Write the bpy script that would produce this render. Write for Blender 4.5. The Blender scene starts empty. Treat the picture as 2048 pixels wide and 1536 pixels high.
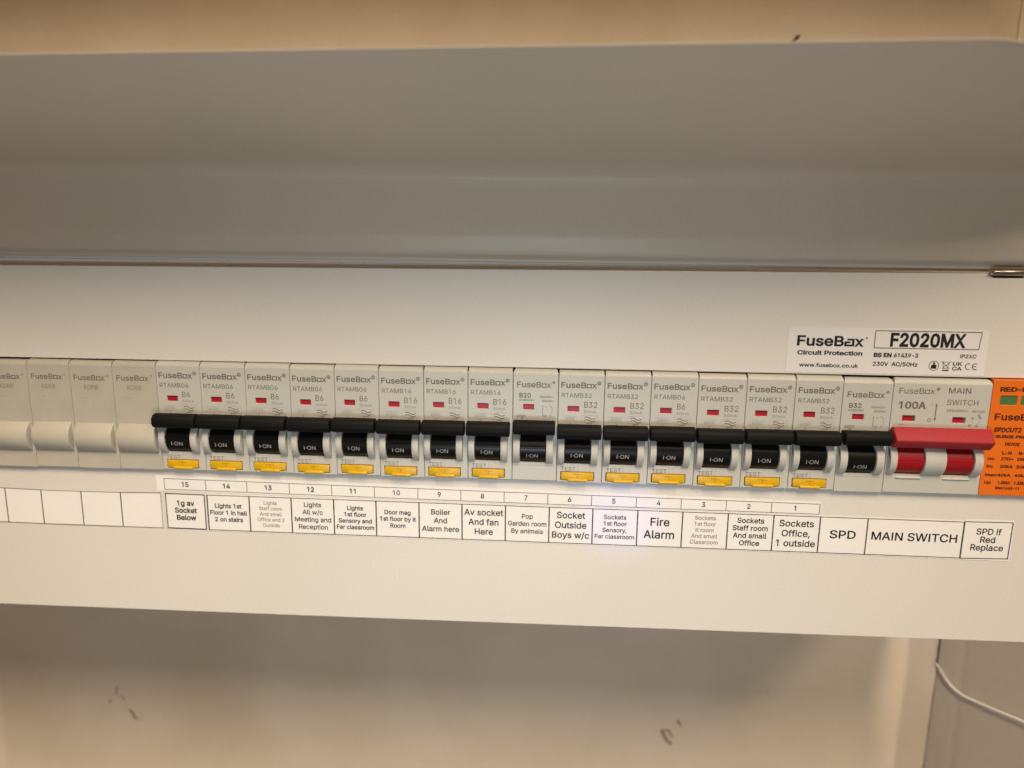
import bpy, bmesh, math, random
from mathutils import Vector, Matrix
from mathutils.geometry import delaunay_2d_cdt
random.seed(7)
S = bpy.context.scene
COL = S.collection
MM = 0.001

# ------------------------------------------------------------------ camera
cam_data = bpy.data.cameras.new('camera')
cam = bpy.data.objects.new('camera', cam_data)
COL.objects.link(cam)
S.camera = cam
cam_data.sensor_width = 36.0
cam_data.lens = 36.0 * 1499.544 / 2048.0
cam_data.clip_start = 0.01
cam_data.clip_end = 20.0
Rz = Matrix.Rotation(0.0610867, 4, 'Z'); Rx = Matrix.Rotation(math.pi/2 - 0.2001027, 4, 'X'); Rr = Matrix.Rotation(0.0121838, 4, 'Z')
cam.matrix_world = Matrix.Translation((0.21083, -0.285128, 0.073883)) @ Rz @ Rx @ Rr
cam_data.dof.use_dof = True
cam_data.dof.focus_distance = 0.290
cam_data.dof.aperture_fstop = 6.0

# ------------------------------------------------------------------ world and lamps
W = bpy.data.worlds.new('World'); S.world = W; W.use_nodes = True
W.node_tree.nodes['Background'].inputs[0].default_value = (1.0, 0.69, 0.44, 1)
W.node_tree.nodes['Background'].inputs[1].default_value = 0.15

def area(name, loc, target, size, power, color, shape='SQUARE', size_y=None, spread=180):
    l = bpy.data.lights.new(name, 'AREA'); l.energy = power; l.color = color; l.shape = shape; l.size = size
    if size_y: l.size_y = size_y
    l.spread = math.radians(spread)
    o = bpy.data.objects.new(name, l); COL.objects.link(o)
    o.location = loc
    o.rotation_euler = (Vector(target) - Vector(loc)).to_track_quat('-Z', 'Y').to_euler()
    return o
# ceiling strip lamp, above and a little right of the photographer, running away from the wall
area('ceiling_lamp', (0.2+0.23, -1.02, 1.36), (-0.02, 0, -0.17), 0.10, 6.8, (1.0, 0.825, 0.62), 'RECTANGLE', 0.85, 75)
# a second, softer lamp farther off to the right
area('far_lamp', (1.30, -1.0, 1.25), (0.2, 0, -0.10), 0.45, 10.0, (1.0, 0.80, 0.56), 'DISK')
# small cool light of the phone held in front of the board
area('phone_light', (0.195, -0.335, -0.08), (0.195, 0, -0.07), 0.09, 0.43, (0.78, 0.94, 1.06), 'DISK')

# added spot with no known source, faint lilac glow on label 5
sp = bpy.data.lights.new('added_lilac_spot', 'SPOT'); sp.energy = 1.1; sp.color = (.12, .22, 1.0); sp.spot_size = math.radians(7.5); sp.spot_blend = 1.0; sp.shadow_soft_size = .002
so = bpy.data.objects.new('added_lilac_spot', sp); COL.objects.link(so); so.location = (.195, -.335, -.08)
so.rotation_euler = (Vector((.2375, 0, -.0375)) - Vector(so.location)).to_track_quat('-Z', 'Y').to_euler()

S.view_settings.view_transform = 'Standard'
S.view_settings.look = 'None'
S.view_settings.exposure = 0.0
S.view_settings.gamma = 1.0

# ------------------------------------------------------------------ materials
def mat(name, col, rough=0.5, spec=0.5, metal=0.0, noise=None, bump=None, coat=0.0):
    m = bpy.data.materials.new(name); m.use_nodes = True
    nt = m.node_tree; b = nt.nodes['Principled BSDF']
    b.inputs['Base Color'].default_value = (*col, 1)
    b.inputs['Roughness'].default_value = rough
    b.inputs['Specular IOR Level'].default_value = spec
    b.inputs['Metallic'].default_value = metal
    b.inputs['Coat Weight'].default_value = coat
    tc = nt.nodes.new('ShaderNodeTexCoord')
    if noise:                       # (scale, amount, colour towards which it drifts)
        n = nt.nodes.new('ShaderNodeTexNoise'); n.inputs['Scale'].default_value = noise[0]; n.inputs['Detail'].default_value = 4
        nt.links.new(tc.outputs['Object'], n.inputs['Vector'])
        mr = nt.nodes.new('ShaderNodeMapRange'); mr.inputs[1].default_value = .35; mr.inputs[2].default_value = .68
        mr.inputs[4].default_value = noise[1]
        nt.links.new(n.outputs['Fac'], mr.inputs['Value'])
        mx = nt.nodes.new('ShaderNodeMix'); mx.data_type = 'RGBA'
        mx.inputs['A'].default_value = (*col, 1); mx.inputs['B'].default_value = (*noise[2], 1)
        nt.links.new(mr.outputs['Result'], mx.inputs['Factor'])
        last = mx.outputs['Result']
        if len(noise) > 3:          # fine speckle
            n2 = nt.nodes.new('ShaderNodeTexNoise'); n2.inputs['Scale'].default_value = noise[3]; n2.inputs['Detail'].default_value = 2
            nt.links.new(tc.outputs['Object'], n2.inputs['Vector'])
            m2 = nt.nodes.new('ShaderNodeMapRange'); m2.inputs[1].default_value = .3; m2.inputs[2].default_value = .7
            m2.inputs[3].default_value = 1 - noise[4]; m2.inputs[4].default_value = 1 + noise[4]
            nt.links.new(n2.outputs['Fac'], m2.inputs['Value'])
            vm = nt.nodes.new('ShaderNodeVectorMath'); vm.operation = 'SCALE'
            nt.links.new(last, vm.inputs[0]); nt.links.new(m2.outputs['Result'], vm.inputs['Scale'])
            last = vm.outputs['Vector']
        nt.links.new(last, b.inputs['Base Color'])
    if bump:                        # (scale, distance)
        n = nt.nodes.new('ShaderNodeTexNoise'); n.inputs['Scale'].default_value = bump[0]; n.inputs['Detail'].default_value = 3
        nt.links.new(tc.outputs['Object'], n.inputs['Vector'])
        bp = nt.nodes.new('ShaderNodeBump'); bp.inputs['Strength'].default_value = bump[1]; bp.inputs['Distance'].default_value = 0.0003
        nt.links.new(n.outputs['Fac'], bp.inputs['Height']); nt.links.new(bp.outputs['Normal'], b.inputs['Normal'])
    return m

M = {}
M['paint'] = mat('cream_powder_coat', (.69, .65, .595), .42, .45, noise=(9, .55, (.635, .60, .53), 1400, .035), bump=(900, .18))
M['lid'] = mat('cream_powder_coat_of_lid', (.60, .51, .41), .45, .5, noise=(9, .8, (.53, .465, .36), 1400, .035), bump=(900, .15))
M['wall_shaded'] = mat('shaded_emulsion_paint', (.52, .445, .36), .7, .3, noise=(20, .7, (.44, .38, .31), 900, .03), bump=(260, .5))  # wall paint darkened to imitate shade on the return wall
M['wall'] = mat('emulsion_paint', (.79, .685, .555), .75, .3, noise=(14, .9, (.69, .58, .44), 900, .03), bump=(260, .5))
M['plastic'] = mat('off_white_plastic', (.495, .485, .435), .42, .45, noise=(60, .6, (.475, .46, .405), 2500, .04), bump=(2600, .25))
M['blank'] = mat('aged_off_white_plastic', (.46, .43, .36), .42, .45, noise=(90, .8, (.41, .38, .31), 2500, .05), bump=(2600, .3))
M['black'] = mat('black_plastic', (.0045, .0045, .0045), .62, .16, bump=(2600, .2))
M['gloss'] = mat('glossy_black_plastic', (.0045, .0045, .0045), .35, .25)
M['red'] = mat('red_plastic', (.33, .015, .022), .55, .32, noise=(2000, .35, (.42, .045, .055)), bump=(2200, .5))
M['dred'] = mat('deep_red_plastic', (.30, .005, .010), .4, .4, bump=(1500, .2))
M['flag'] = mat('red_indicator_flag', (.36, .006, .016), .45, .35)
M['yellow'] = mat('yellow_plastic', (.64, .38, .008), .4, .4, noise=(300, .6, (.57, .32, .006)))
M['orange'] = mat('orange_plastic', (.72, .15, .010), .45, .4, noise=(100, .6, (.66, .13, .008), 2500, .04), bump=(2600, .25))
M['green'] = mat('green_indicator', (.07, .16, .05), .35, .4)
M['paper'] = mat('label_paper', (.80, .77, .735), .6, .3, noise=(60, .5, (.765, .735, .69), 1600, .02))
M['sticker'] = mat('satin_sticker', (.74, .71, .68), .38, .45, noise=(40, .5, (.71, .68, .63)))
M['tape'] = mat('clear_tape', (.70, .67, .60), .25, .5)
M['ink'] = mat('black_ink', (.018, .016, .016), .6, .2)
M['ink_grey'] = mat('faded_ink', (.22, .19, .17), .6, .2)
M['print'] = mat('grey_print', (.145, .13, .11), .55, .25)
M['print_light'] = mat('faint_grey_print', (.23, .21, .18), .55, .25)
M['print_faint'] = mat('worn_grey_print', (.25, .225, .18), .55, .25)
M['white_print'] = mat('pale_print', (.36, .36, .34), .5, .3)
M['orange_ink'] = mat('dark_brown_ink', (.07, .012, .006), .55, .25)
M['metal'] = mat('dull_steel', (.42, .36, .32), .28, .5, metal=1.0, noise=(300, .7, (.22, .17, .15)))
M['dark'] = mat('dark_interior', (.02, .017, .014), .8, .2)
M['cable'] = mat('white_cable_sheath', (.90, .86, .78), .35, .45)
M['mark'] = mat('brown_scuff', (.26, .185, .12), .8, .2)
M['mark_dark'] = mat('dark_brown_scuff', (.14, .095, .055), .8, .2)
M['ink_line'] = mat('thin_black_rule', (.03, .027, .027), .6, .2)
M['ink_mid'] = mat('grey_rule', (.11, .10, .095), .6, .2)
M['ink_mid2'] = mat('dark_grey_rule', (.07, .065, .06), .6, .2)
M['print_faint2'] = mat('hairline_print', (.36, .34, .29), .55, .25)
M['print_btn'] = mat('brown_moulded_mark', (.42, .20, .01), .5, .3)
M['mark_light'] = mat('faint_scuff', (.34, .27, .20), .8, .2)
M['mark_pale'] = mat('pale_brown_scuff', (.40, .30, .21), .8, .2)
M['label_rim'] = mat('clear_plastic_edge', (.70, .68, .62), .3, .5)

# ------------------------------------------------------------------ object helpers
def tag(o, label=None, cat=None, group=None, kind=None):
    if label: o['label'] = label
    if cat: o['category'] = cat
    if group: o['group'] = group
    if kind: o['kind'] = kind
    return o

def root(name, loc=(0, 0, 0), **k):
    o = bpy.data.objects.new(name, None); COL.objects.link(o)
    o.location = Vector(loc) * MM; o.empty_display_size = .01
    return tag(o, **k)

def link(name, me, parent=None, loc=None, smooth=None):
    o = bpy.data.objects.new(name, me); COL.objects.link(o)
    if parent: o.parent = parent
    if loc: o.location = Vector(loc) * MM
    return o

class MB:
    """collects millimetre geometry; several materials allowed"""
    def __init__(s): s.v = []; s.f = []; s.m = []; s.mats = []; s.sm = []
    def mi(s, m):
        if m not in s.mats: s.mats.append(m)
        return s.mats.index(m)
    def add(s, vs, fs, m, smooth=False):
        b = len(s.v); s.v += [tuple(v) for v in vs]; k = s.mi(m)
        for f in fs: s.f.append([b + i for i in f]); s.m.append(k); s.sm.append(smooth)
        return s
    def addmesh(s, me, m, fn=None, smooth=False):
        vs = [v.co.copy() for v in me.vertices]
        if fn: vs = [fn(v) for v in vs]
        return s.add(vs, [list(p.vertices) for p in me.polygons], m, smooth)
    def mesh(s, name):
        me = bpy.data.meshes.new(name)
        me.from_pydata([(x*MM, y*MM, z*MM) for x, y, z in s.v], [], s.f)
        for m in s.mats: me.materials.append(M[m])
        for i, p in enumerate(me.polygons): p.material_index = s.m[i]; p.use_smooth = s.sm[i]
        me.validate(); me.update()
        return me
    def obj(s, name, parent=None, loc=None): return link(name, s.mesh(name), parent, loc)

def bevel_mesh(vs, fs, w, seg=2):
    bm = bmesh.new()
    bv = [bm.verts.new(v) for v in vs]
    for f in fs: bm.faces.new([bv[i] for i in f])
    bmesh.ops.recalc_face_normals(bm, faces=bm.faces)
    if w > 0:
        es = [e for e in bm.edges if len(e.link_faces) == 2 and e.calc_face_angle(0) > .5]
        bmesh.ops.bevel(bm, geom=es, offset=w, segments=seg, profile=.5, affect='EDGES', clamp_overlap=True)
    me = bpy.data.meshes.new('t'); bm.to_mesh(me); bm.free()
    return me

def prism(poly, x0, x1, w=.0, seg=2, ch=0.0):
    """polygon in (y,z) run along x; ch shortens the front corners of both ends"""
    n = len(poly)
    vs = [(x0, y, z) for y, z in poly] + [(x1, y, z) for y, z in poly]
    fs = [list(range(n)), list(range(2*n-1, n-1, -1))] + [[i, n+i, n+(i+1) % n, (i+1) % n] for i in range(n)]
    return bevel_mesh(vs, fs, w, seg)

def boxm(x0, x1, y0, y1, z0, z1, w=0., seg=2):
    vs = [(x, y, z) for x in (x0, x1) for y in (y0, y1) for z in (z0, z1)]
    fs = [[0, 1, 3, 2], [4, 6, 7, 5], [0, 4, 5, 1], [2, 3, 7, 6], [0, 2, 6, 4], [1, 5, 7, 3]]
    return bevel_mesh(vs, fs, w, seg)

def rrect(x0, x1, z0, z1, r=(0, 0, 0, 0), n=4):
    """corner radii: bottom-left, bottom-right, top-right, top-left"""
    out = []
    for (cx, cz, a, rr) in ((x0, z0, 180, r[0]), (x1, z0, 270, r[1]), (x1, z1, 0, r[2]), (x0, z1, 90, r[3])):
        if rr <= 0: out.append((cx, cz)); continue
        ox = cx + (rr if cx == x0 else -rr); oz = cz + (rr if cz == z0 else -rr)
        for i in range(n+1):
            t = math.radians(a + 90*i/n); out.append((ox + rr*math.cos(t), oz + rr*math.sin(t)))
    return out

def plate(outline, holes, y0, y1, bev=0.15):
    """flat slab in the x-z plane with holes, y0 = front, y1 = back, rounded edges"""
    cu = bpy.data.curves.new('pl', 'CURVE'); cu.dimensions = '2D'; cu.fill_mode = 'BOTH'
    for pl in [outline] + holes:
        sp = cu.splines.new('POLY'); sp.points.add(len(pl)-1); sp.use_cyclic_u = True
        for p, (x, z) in zip(sp.points, pl): p.co = (x, z, 0, 1)
    cu.extrude = (y1-y0)/2 - bev; cu.bevel_depth = bev; cu.bevel_resolution = 1; cu.offset = -bev
    o = bpy.data.objects.new('pl', cu); COL.objects.link(o)
    bpy.context.view_layer.update()
    me = bpy.data.meshes.new_from_object(o.evaluated_get(bpy.context.evaluated_depsgraph_get()))
    bpy.data.objects.remove(o); bpy.data.curves.remove(cu)
    yc = (y0+y1)/2
    for v in me.vertices: v.co = Vector((v.co.x, yc - v.co.z, v.co.y))
    return me

def shade_auto(me, deg=35):
    for p in me.polygons: p.use_smooth = True
    me.set_sharp_from_angle(angle=math.radians(deg))

# ------------------------------------------------------------------ lettering
GLYPHS = r'''
A|480|16 0 23 0 62 170 201 509 -61 -170 25 0 276 509 -25 0 62 -170 463 0 -62 170 -23 0 395 0 23 0 -36 101 287 302 36 -100 -6 19 264 372 9 -28 -9 28 232 478 13 -43 4 0 245 478 -4 0 -12 -43 213 371 9 28 -9 -28 191 302 5 18 -36 -100 85 0 35 101 -23 0|110 142 87 0 0 19 110 199 0 -19 87 0 370 199 -87 0 0 -19 370 142 0 19 -87 0
B|456|60 0 62 0 0 170 60 509 0 -170 60 0 241 509 -60 0 35 0 329 491 -23 12 23 -12 381 442 -12 20 11 -20 398 374 0 25 0 -22 387 320 7 14 -8 -14 356 286 13 8 -12 -9 315 267 15 4 0 -2 315 262 0 2 16 -1 363 245 -16 10 16 -10 402 203 -10 18 11 -18 418 136 0 27 0 -25 400 67 12 20 -12 -21 344 18 26 12 -25 -12 247 0 40 0 -63 0|125 57 0 58 40 0 245 57 -40 0 39 0 330 80 -17 -15 17 15 355 137 0 -23 0 17 342 184 9 -14 -8 14 306 218 15 -9 -16 9 248 231 23 0 -41 0 125 231 41 0 0 -58|125 285 0 56 37 0 238 285 -38 0 19 0 288 296 -15 -7 15 7 323 326 -8 -13 9 13 336 372 0 -17 0 23 313 429 15 -15 -16 15 240 452 33 0 -38 0 125 452 38 0 0 -56
C|510|267 -7 26 0 -44 0 150 25 34 -21 -34 21 70 115 19 -39 -20 39 40 254 0 -53 0 54 70 393 -20 -39 19 39 150 484 -34 -22 34 21 267 516 -44 0 26 0 340 504 -23 8 23 -7 402 471 -18 15 18 -14 448 418 -12 21 12 -20 473 348 -5 26 -22 0 408 348 22 0 -4 18 389 395 9 -14 -8 13 357 428 13 -9 -12 10 315 449 16 -5 -15 5 267 456 17 0 -31 0 184 432 24 16 -25 -15 125 364 14 30 -14 -30 103 254 0 43 0 -43 125 145 -14 30 15 -30 184 76 -25 16 25 -15 267 53 -31 0 17 0 315 60 -15 -5 16 5 357 81 -12 -10 13 9 389 114 -8 -13 9 14 408 160 -4 -17 22 0 473 160 -22 0 -4 -25 448 91 12 20 -12 -21 402 38 19 14 -18 -15 341 5 22 7 -23 -8
D|502|219 0 52 0 -41 0 96 0 41 0 0 19 96 57 0 -19 40 0 215 57 -40 0 41 0 318 81 -27 -16 27 16 379 149 -13 -30 13 30 399 255 0 -41 0 41 379 361 13 -30 -13 29 320 428 26 -16 -27 16 221 452 39 0 -43 0 93 452 43 0 0 19 93 509 0 -19 44 0 225 509 -44 0 50 0 353 478 -36 21 35 -20 433 391 -18 38 19 -38 462 255 0 53 0 -53 433 119 19 38 -19 -38 351 31 36 20 -37 -21|125 509 -22 0 0 -170 125 0 0 170 -22 0 60 0 22 0 0 170 60 509 0 -170 22 0
E|419|60 0 105 0 0 170 60 509 0 -170 104 0 372 509 -104 0 0 -19 372 452 0 19 -82 0 125 452 82 0 0 -56 125 286 0 55 77 0 355 286 -77 0 0 -19 355 229 0 19 -77 0 125 229 77 0 0 -57 125 57 0 57 83 0 375 57 -83 0 0 -19 375 0 0 19 -105 0
F|410|60 0 22 0 0 170 60 509 0 -170 103 0 369 509 -103 0 0 -19 369 452 0 19 -81 0 125 452 81 0 0 -58 125 278 0 58 73 0 346 278 -74 0 0 -19 346 221 0 19 -74 0 125 221 73 0 0 -74 125 0 0 74 -22 0
G|520|269 -7 40 0 -46 0 149 25 35 -21 -34 21 69 116 19 -39 -19 39 40 254 0 -53 0 54 69 393 -19 -39 19 39 149 484 -34 -22 34 21 265 516 -44 0 27 0 340 504 -23 8 24 -8 403 469 -18 15 19 -15 449 416 -12 21 12 -20 474 349 -4 24 -22 0 408 349 22 0 -5 16 387 393 9 -13 -8 13 356 427 12 -10 -12 9 315 448 15 -4 -15 5 265 456 18 0 -30 0 183 432 25 16 -24 -15 125 364 14 30 -14 -30 103 254 0 43 0 -43 125 145 -14 30 15 -30 184 76 -25 16 25 -15 269 53 -32 0 28 0 345 71 -22 -12 22 12 396 123 -12 -22 13 23 415 202 0 -30 6 -1 434 199 -6 1 -50 0 283 199 50 0 0 19 283 256 0 -19 65 0 478 256 -65 0 0 -19 478 200 0 19 0 -42 451 91 18 31 -18 -31 377 19 31 17 -32 -17
H|517|60 0 22 0 0 170 60 509 0 -170 22 0 125 509 -22 0 0 -74 125 289 0 73 89 0 392 289 -89 0 0 73 392 509 0 -74 22 0 457 509 -22 0 0 -170 457 0 0 170 -22 0 392 0 22 0 0 77 392 232 0 -77 -89 0 125 232 89 0 0 -77 125 0 0 77 -22 0
I|300|31 0 80 0 0 19 31 57 0 -19 29 0 118 57 -29 0 0 132 118 452 0 -132 -29 0 31 452 29 0 0 19 31 509 0 -19 80 0 269 509 -79 0 0 -19 269 452 0 19 -29 0 183 452 29 0 0 -132 183 57 0 132 29 0 269 57 -29 0 0 -19 269 0 0 19 -79 0
K|467|104 145 42 44 0 24 104 216 0 -23 12 16 139 261 -11 -14 12 14 174 303 -12 -13 13 14 212 344 -13 -13 50 55 364 509 -51 -55 28 0 448 509 -28 0 -72 -78 231 276 73 77 -1 0 228 276 1 0 -41 -43|60 0 22 0 0 170 60 509 0 -170 22 0 125 509 -22 0 0 -58 125 334 0 58 -1 -36 124 225 0 36 0 -11 125 193 -1 11 0 -64 125 0 0 64 -22 0|372 0 26 0 -61 86 188 259 61 -86 13 17 228 309 -13 -16 74 -103 449 0 -74 103 -26 0
L|393|60 0 100 0 0 170 60 509 0 -170 22 0 125 509 -22 0 0 -151 125 57 0 151 78 0 361 57 -79 0 0 -19 361 0 0 19 -100 0
M|628|60 0 21 0 0 170 60 509 0 -170 31 0 152 509 -31 0 41 -107 277 187 -42 107 3 -7 287 159 -3 11 4 -11 299 123 -4 13 4 -13 311 84 -4 13 4 -13 322 49 -3 10 -5 0 307 49 5 0 3 10 318 83 -4 -13 4 12 330 121 -4 -13 4 13 342 158 -4 -11 4 12 352 187 -3 -8 42 107 476 509 -41 -107 31 0 568 509 -31 0 0 -170 568 0 0 170 -21 0 504 0 21 0 0 97 504 291 0 -97 0 11 504 327 0 -13 1 13 505 369 0 -15 0 14 506 413 0 -15 0 15 507 457 0 -14 2 0 513 457 -2 0 -5 -16 498 409 5 17 -6 -16 482 363 5 15 -5 -15 467 322 5 12 -4 -13 456 291 3 8 -38 -97 342 0 38 97 -19 0 286 0 19 0 -38 97 170 291 39 -97 -3 8 159 321 4 -12 -4 12 145 361 5 -15 -5 15 129 408 6 -17 -5 16 112 457 6 -16 2 0 119 457 -2 0 0 -13 120 416 0 15 0 -15 121 372 0 15 0 -15 122 328 -1 14 0 -13 122 291 0 11 0 -97 122 0 0 97 -21 0
N|523|60 0 22 0 0 170 60 509 0 -170 25 0 136 509 -25 0 69 -109 343 183 -69 108 6 -9 363 151 -8 13 7 -13 388 107 -9 16 8 -17 414 55 -9 18 -3 0 405 54 3 0 -2 18 401 108 0 -18 -1 18 399 157 0 -15 0 15 399 195 0 -10 0 105 399 509 0 -105 21 0 463 509 -21 0 0 -170 463 0 0 170 -25 0 387 0 25 0 -62 97 202 290 62 -97 -8 13 177 331 9 -15 -8 14 148 381 11 -19 -11 19 108 452 15 -28 3 1 119 454 -4 -1 1 -26 122 384 -1 21 1 -22 124 328 0 16 1 -16 125 291 0 9 0 -97 125 0 0 97 -22 0
O|533|267 -7 44 0 -44 0 150 25 34 -21 -34 21 70 115 20 -39 -20 39 40 254 0 -53 0 54 70 393 -20 -39 20 39 150 484 -34 -22 34 21 267 516 -44 0 44 0 384 484 -34 21 34 -22 464 393 -20 39 19 -39 493 254 0 54 0 -53 464 115 19 39 -20 -39 384 25 34 21 -34 -21|267 53 -31 0 30 0 349 76 -24 -15 25 15 408 144 -14 -30 15 30 430 254 0 -43 0 44 408 365 15 -30 -14 30 349 433 25 -16 -24 15 267 456 30 0 -31 0 184 433 25 15 -25 -16 125 364 15 30 -14 -30 103 254 0 43 0 -43 125 144 -14 30 15 -30 184 76 -25 16 25 -15
P|445|60 0 22 0 0 170 60 509 0 -170 58 0 235 509 -58 0 39 0 332 487 -25 15 26 -14 390 430 -13 24 12 -25 409 348 0 30 0 -31 390 265 12 25 -13 -24 332 207 26 15 -25 -14 235 186 39 0 -42 0 109 186 42 0 0 19 109 242 0 -18 41 0 233 242 -42 0 26 0 297 256 -16 -9 16 9 333 294 -8 -16 8 16 344 348 0 -20 0 20 333 402 8 -16 -8 15 297 439 16 -9 -17 9 232 452 27 0 -36 0 125 452 35 0 0 -151 125 0 0 151 -22 0
R|449|60 0 22 0 0 170 60 509 0 -170 59 0 236 509 -59 0 39 0 333 489 -26 13 26 -14 390 433 -12 24 13 -23 409 352 0 30 0 -31 390 271 13 24 -12 -23 333 217 26 13 -26 -13 236 198 39 0 -47 0 96 198 47 0 0 19 96 255 0 -19 46 0 234 255 -46 0 26 0 298 267 -17 -8 16 8 334 300 -8 -14 7 15 345 352 0 -20 0 20 334 405 7 -15 -8 15 298 440 16 -9 -17 8 233 452 26 0 -36 0 125 452 36 0 0 -151 125 0 0 151 -22 0|353 0 25 0 -41 76 230 229 41 -76 24 0 303 229 -24 0 41 -76 428 0 -42 76 -25 0
S|447|224 -9 39 0 -37 0 128 9 27 -12 -28 12 64 60 15 -22 -15 22 38 137 2 -30 22 0 104 137 -22 0 2 -20 123 88 -11 13 11 -13 166 59 -17 6 18 -7 224 49 -21 0 23 0 286 60 -18 -7 18 8 329 92 -10 -14 11 13 346 139 0 -18 0 16 332 179 9 -10 -9 10 296 205 15 -7 -15 6 245 222 19 -5 -21 6 184 239 20 -5 -42 12 86 289 23 -21 -23 22 52 372 0 -33 0 29 75 448 -15 -22 15 21 138 498 -27 -12 26 12 227 516 -33 0 34 0 316 498 -26 12 26 -12 377 449 -15 20 15 -21 401 378 -1 26 -21 0 337 378 21 0 -2 25 302 437 21 -14 -21 14 225 459 31 0 -22 0 167 448 17 7 -16 -7 129 418 9 13 -9 -12 115 376 0 15 0 -18 131 334 -11 10 11 -11 169 308 -15 6 15 -6 212 293 -13 4 18 -4 264 279 -17 5 15 -4 312 264 -17 6 16 -7 359 238 -15 10 14 -11 395 198 -10 16 9 -17 408 139 0 23 0 -28 386 64 15 22 -14 -23 323 11 28 13 -27 -13
T|449|32 452 53 0 0 19 32 509 0 -19 128 0 417 509 -129 0 0 -19 417 452 0 19 -54 0 257 452 53 0 0 -151 257 0 0 151 -22 0 193 0 21 0 0 151 193 452 0 -151 -54 0
U|517|259 -8 40 0 -40 0 154 15 30 -15 -30 16 85 80 16 -27 -17 27 60 173 0 -35 0 112 60 509 0 -112 21 0 124 509 -21 0 0 -110 124 178 0 110 0 -24 141 113 -11 19 11 -19 187 68 -20 11 20 -11 259 52 -28 0 28 0 331 68 -20 -11 20 11 377 113 -11 -19 10 19 393 178 0 -24 0 110 393 509 0 -110 21 0 457 509 -21 0 0 -112 457 173 0 112 0 -35 433 80 16 27 -17 -27 363 15 30 16 -29 -15
V|480|204 0 25 0 -63 170 16 509 63 -170 23 0 84 509 -22 0 36 -101 192 206 -36 101 6 -17 215 137 -9 29 9 -28 248 31 -13 42 -5 0 235 31 4 0 12 43 267 138 -9 -28 9 28 290 206 -6 -17 35 101 395 509 -35 -101 22 0 463 509 -23 0 -62 -170 278 0 62 170 -25 0
W|686|155 0 25 0 -46 170 16 509 47 -170 22 0 82 509 -22 0 27 -105 163 196 -27 104 5 -17 175 145 -3 18 4 -17 187 94 -4 17 3 -18 197 40 -3 18 -3 0 189 40 3 0 4 18 200 94 -4 -18 3 17 211 145 -4 -17 4 18 224 196 -4 -17 27 104 306 509 -27 -105 25 0 380 509 -25 0 27 -105 462 196 -28 104 4 -17 474 145 -4 18 4 -17 486 94 -4 17 4 -18 497 40 -3 18 -3 0 488 40 3 0 4 18 499 94 -4 -18 3 17 510 145 -4 -17 5 18 523 196 -4 -17 27 104 603 509 -27 -105 22 0 670 509 -23 0 -47 -170 530 0 47 170 -25 0 455 0 25 0 -29 108 368 323 29 -108 -6 21 351 391 6 -24 -5 25 336 475 5 -31 5 0 350 475 -5 0 -5 -30 335 395 5 24 -5 -24 318 323 6 24 -29 -108 230 0 30 108 -25 0
X|474|18 0 25 0 66 95 217 284 -66 -94 0 -16 217 236 0 16 -62 91 29 509 63 -91 25 0 104 509 -25 0 25 -36 178 400 -25 37 10 -15 204 361 -7 11 7 -11 223 329 -6 11 6 -11 243 292 -7 14 -3 0 232 292 4 0 7 14 252 329 -6 -11 6 10 272 361 -8 -11 7 11 298 400 -10 -15 25 37 374 509 -26 -36 24 0 446 509 -24 0 -62 -90 259 239 62 90 0 16 259 287 0 -16 65 -96 456 0 -66 96 -25 0 382 0 24 0 -30 43 292 129 30 -43 -9 14 268 165 7 -10 -6 10 250 195 6 -10 -6 11 230 231 8 -14 5 0 244 231 -4 0 -6 -13 225 196 6 11 -6 -10 206 166 7 10 -7 -11 182 129 9 14 -30 -43 91 0 31 43 -24 0
Y|472|203 0 22 0 0 69 203 208 0 -69 -62 100 16 509 63 -100 25 0 91 509 -25 0 34 -55 192 344 -33 55 11 -18 222 292 -9 17 9 -17 250 230 -10 25 -9 0 224 230 8 0 9 25 251 293 -9 -17 9 17 280 344 -10 -17 34 55 381 509 -34 -55 25 0 455 509 -25 0 -62 -100 268 208 62 100 0 -69 268 0 0 69 -21 0
0|453|227 -7 37 0 -38 0 130 24 27 -21 -27 21 69 113 14 -39 -14 39 48 254 0 -55 0 55 69 395 -14 -39 14 39 130 484 -26 -20 27 21 227 516 -38 0 37 0 323 484 -27 21 27 -20 384 395 -14 39 14 -39 405 254 0 55 0 -55 384 113 14 39 -14 -39 323 24 27 21 -26 -21|227 50 -25 0 25 0 290 74 -17 -16 18 16 330 144 -9 -31 9 30 344 254 0 -43 0 43 330 365 9 -31 -9 30 290 435 18 -16 -17 16 227 460 25 0 -25 0 163 435 17 16 -17 -16 123 365 9 30 -9 -31 109 254 0 43 0 -43 123 144 -9 30 9 -31 163 74 -17 16 17 -16
1|453|276 509 -26 0 0 -170 276 0 0 170 -21 0 212 0 22 0 0 149 212 448 0 -149 -1 0 209 448 1 0 -41 -30 86 358 41 30 0 23 86 427 0 -23 37 27 198 509 -37 -28 26 0
2|453|64 0 108 0 0 16 64 47 0 -15 57 61 234 229 -57 -61 20 20 282 282 -12 -15 13 16 311 327 -7 -14 6 14 320 371 0 -15 0 19 308 419 8 -14 -9 13 273 449 15 -7 -14 7 224 460 18 0 -20 0 172 447 15 9 -14 -8 139 413 8 15 -8 -14 127 362 0 20 -20 0 66 362 20 0 0 30 86 442 -14 -23 14 23 143 496 -24 -13 24 13 225 516 -31 0 30 0 306 497 -24 12 23 -13 361 445 -13 22 13 -21 381 372 0 27 0 -18 371 318 7 17 -7 -18 336 259 17 21 -17 -22 267 180 29 31 -38 -40 153 60 38 40 0 -1 153 57 0 1 78 0 389 57 -79 0 0 -19 389 0 0 19 -108 0
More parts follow.
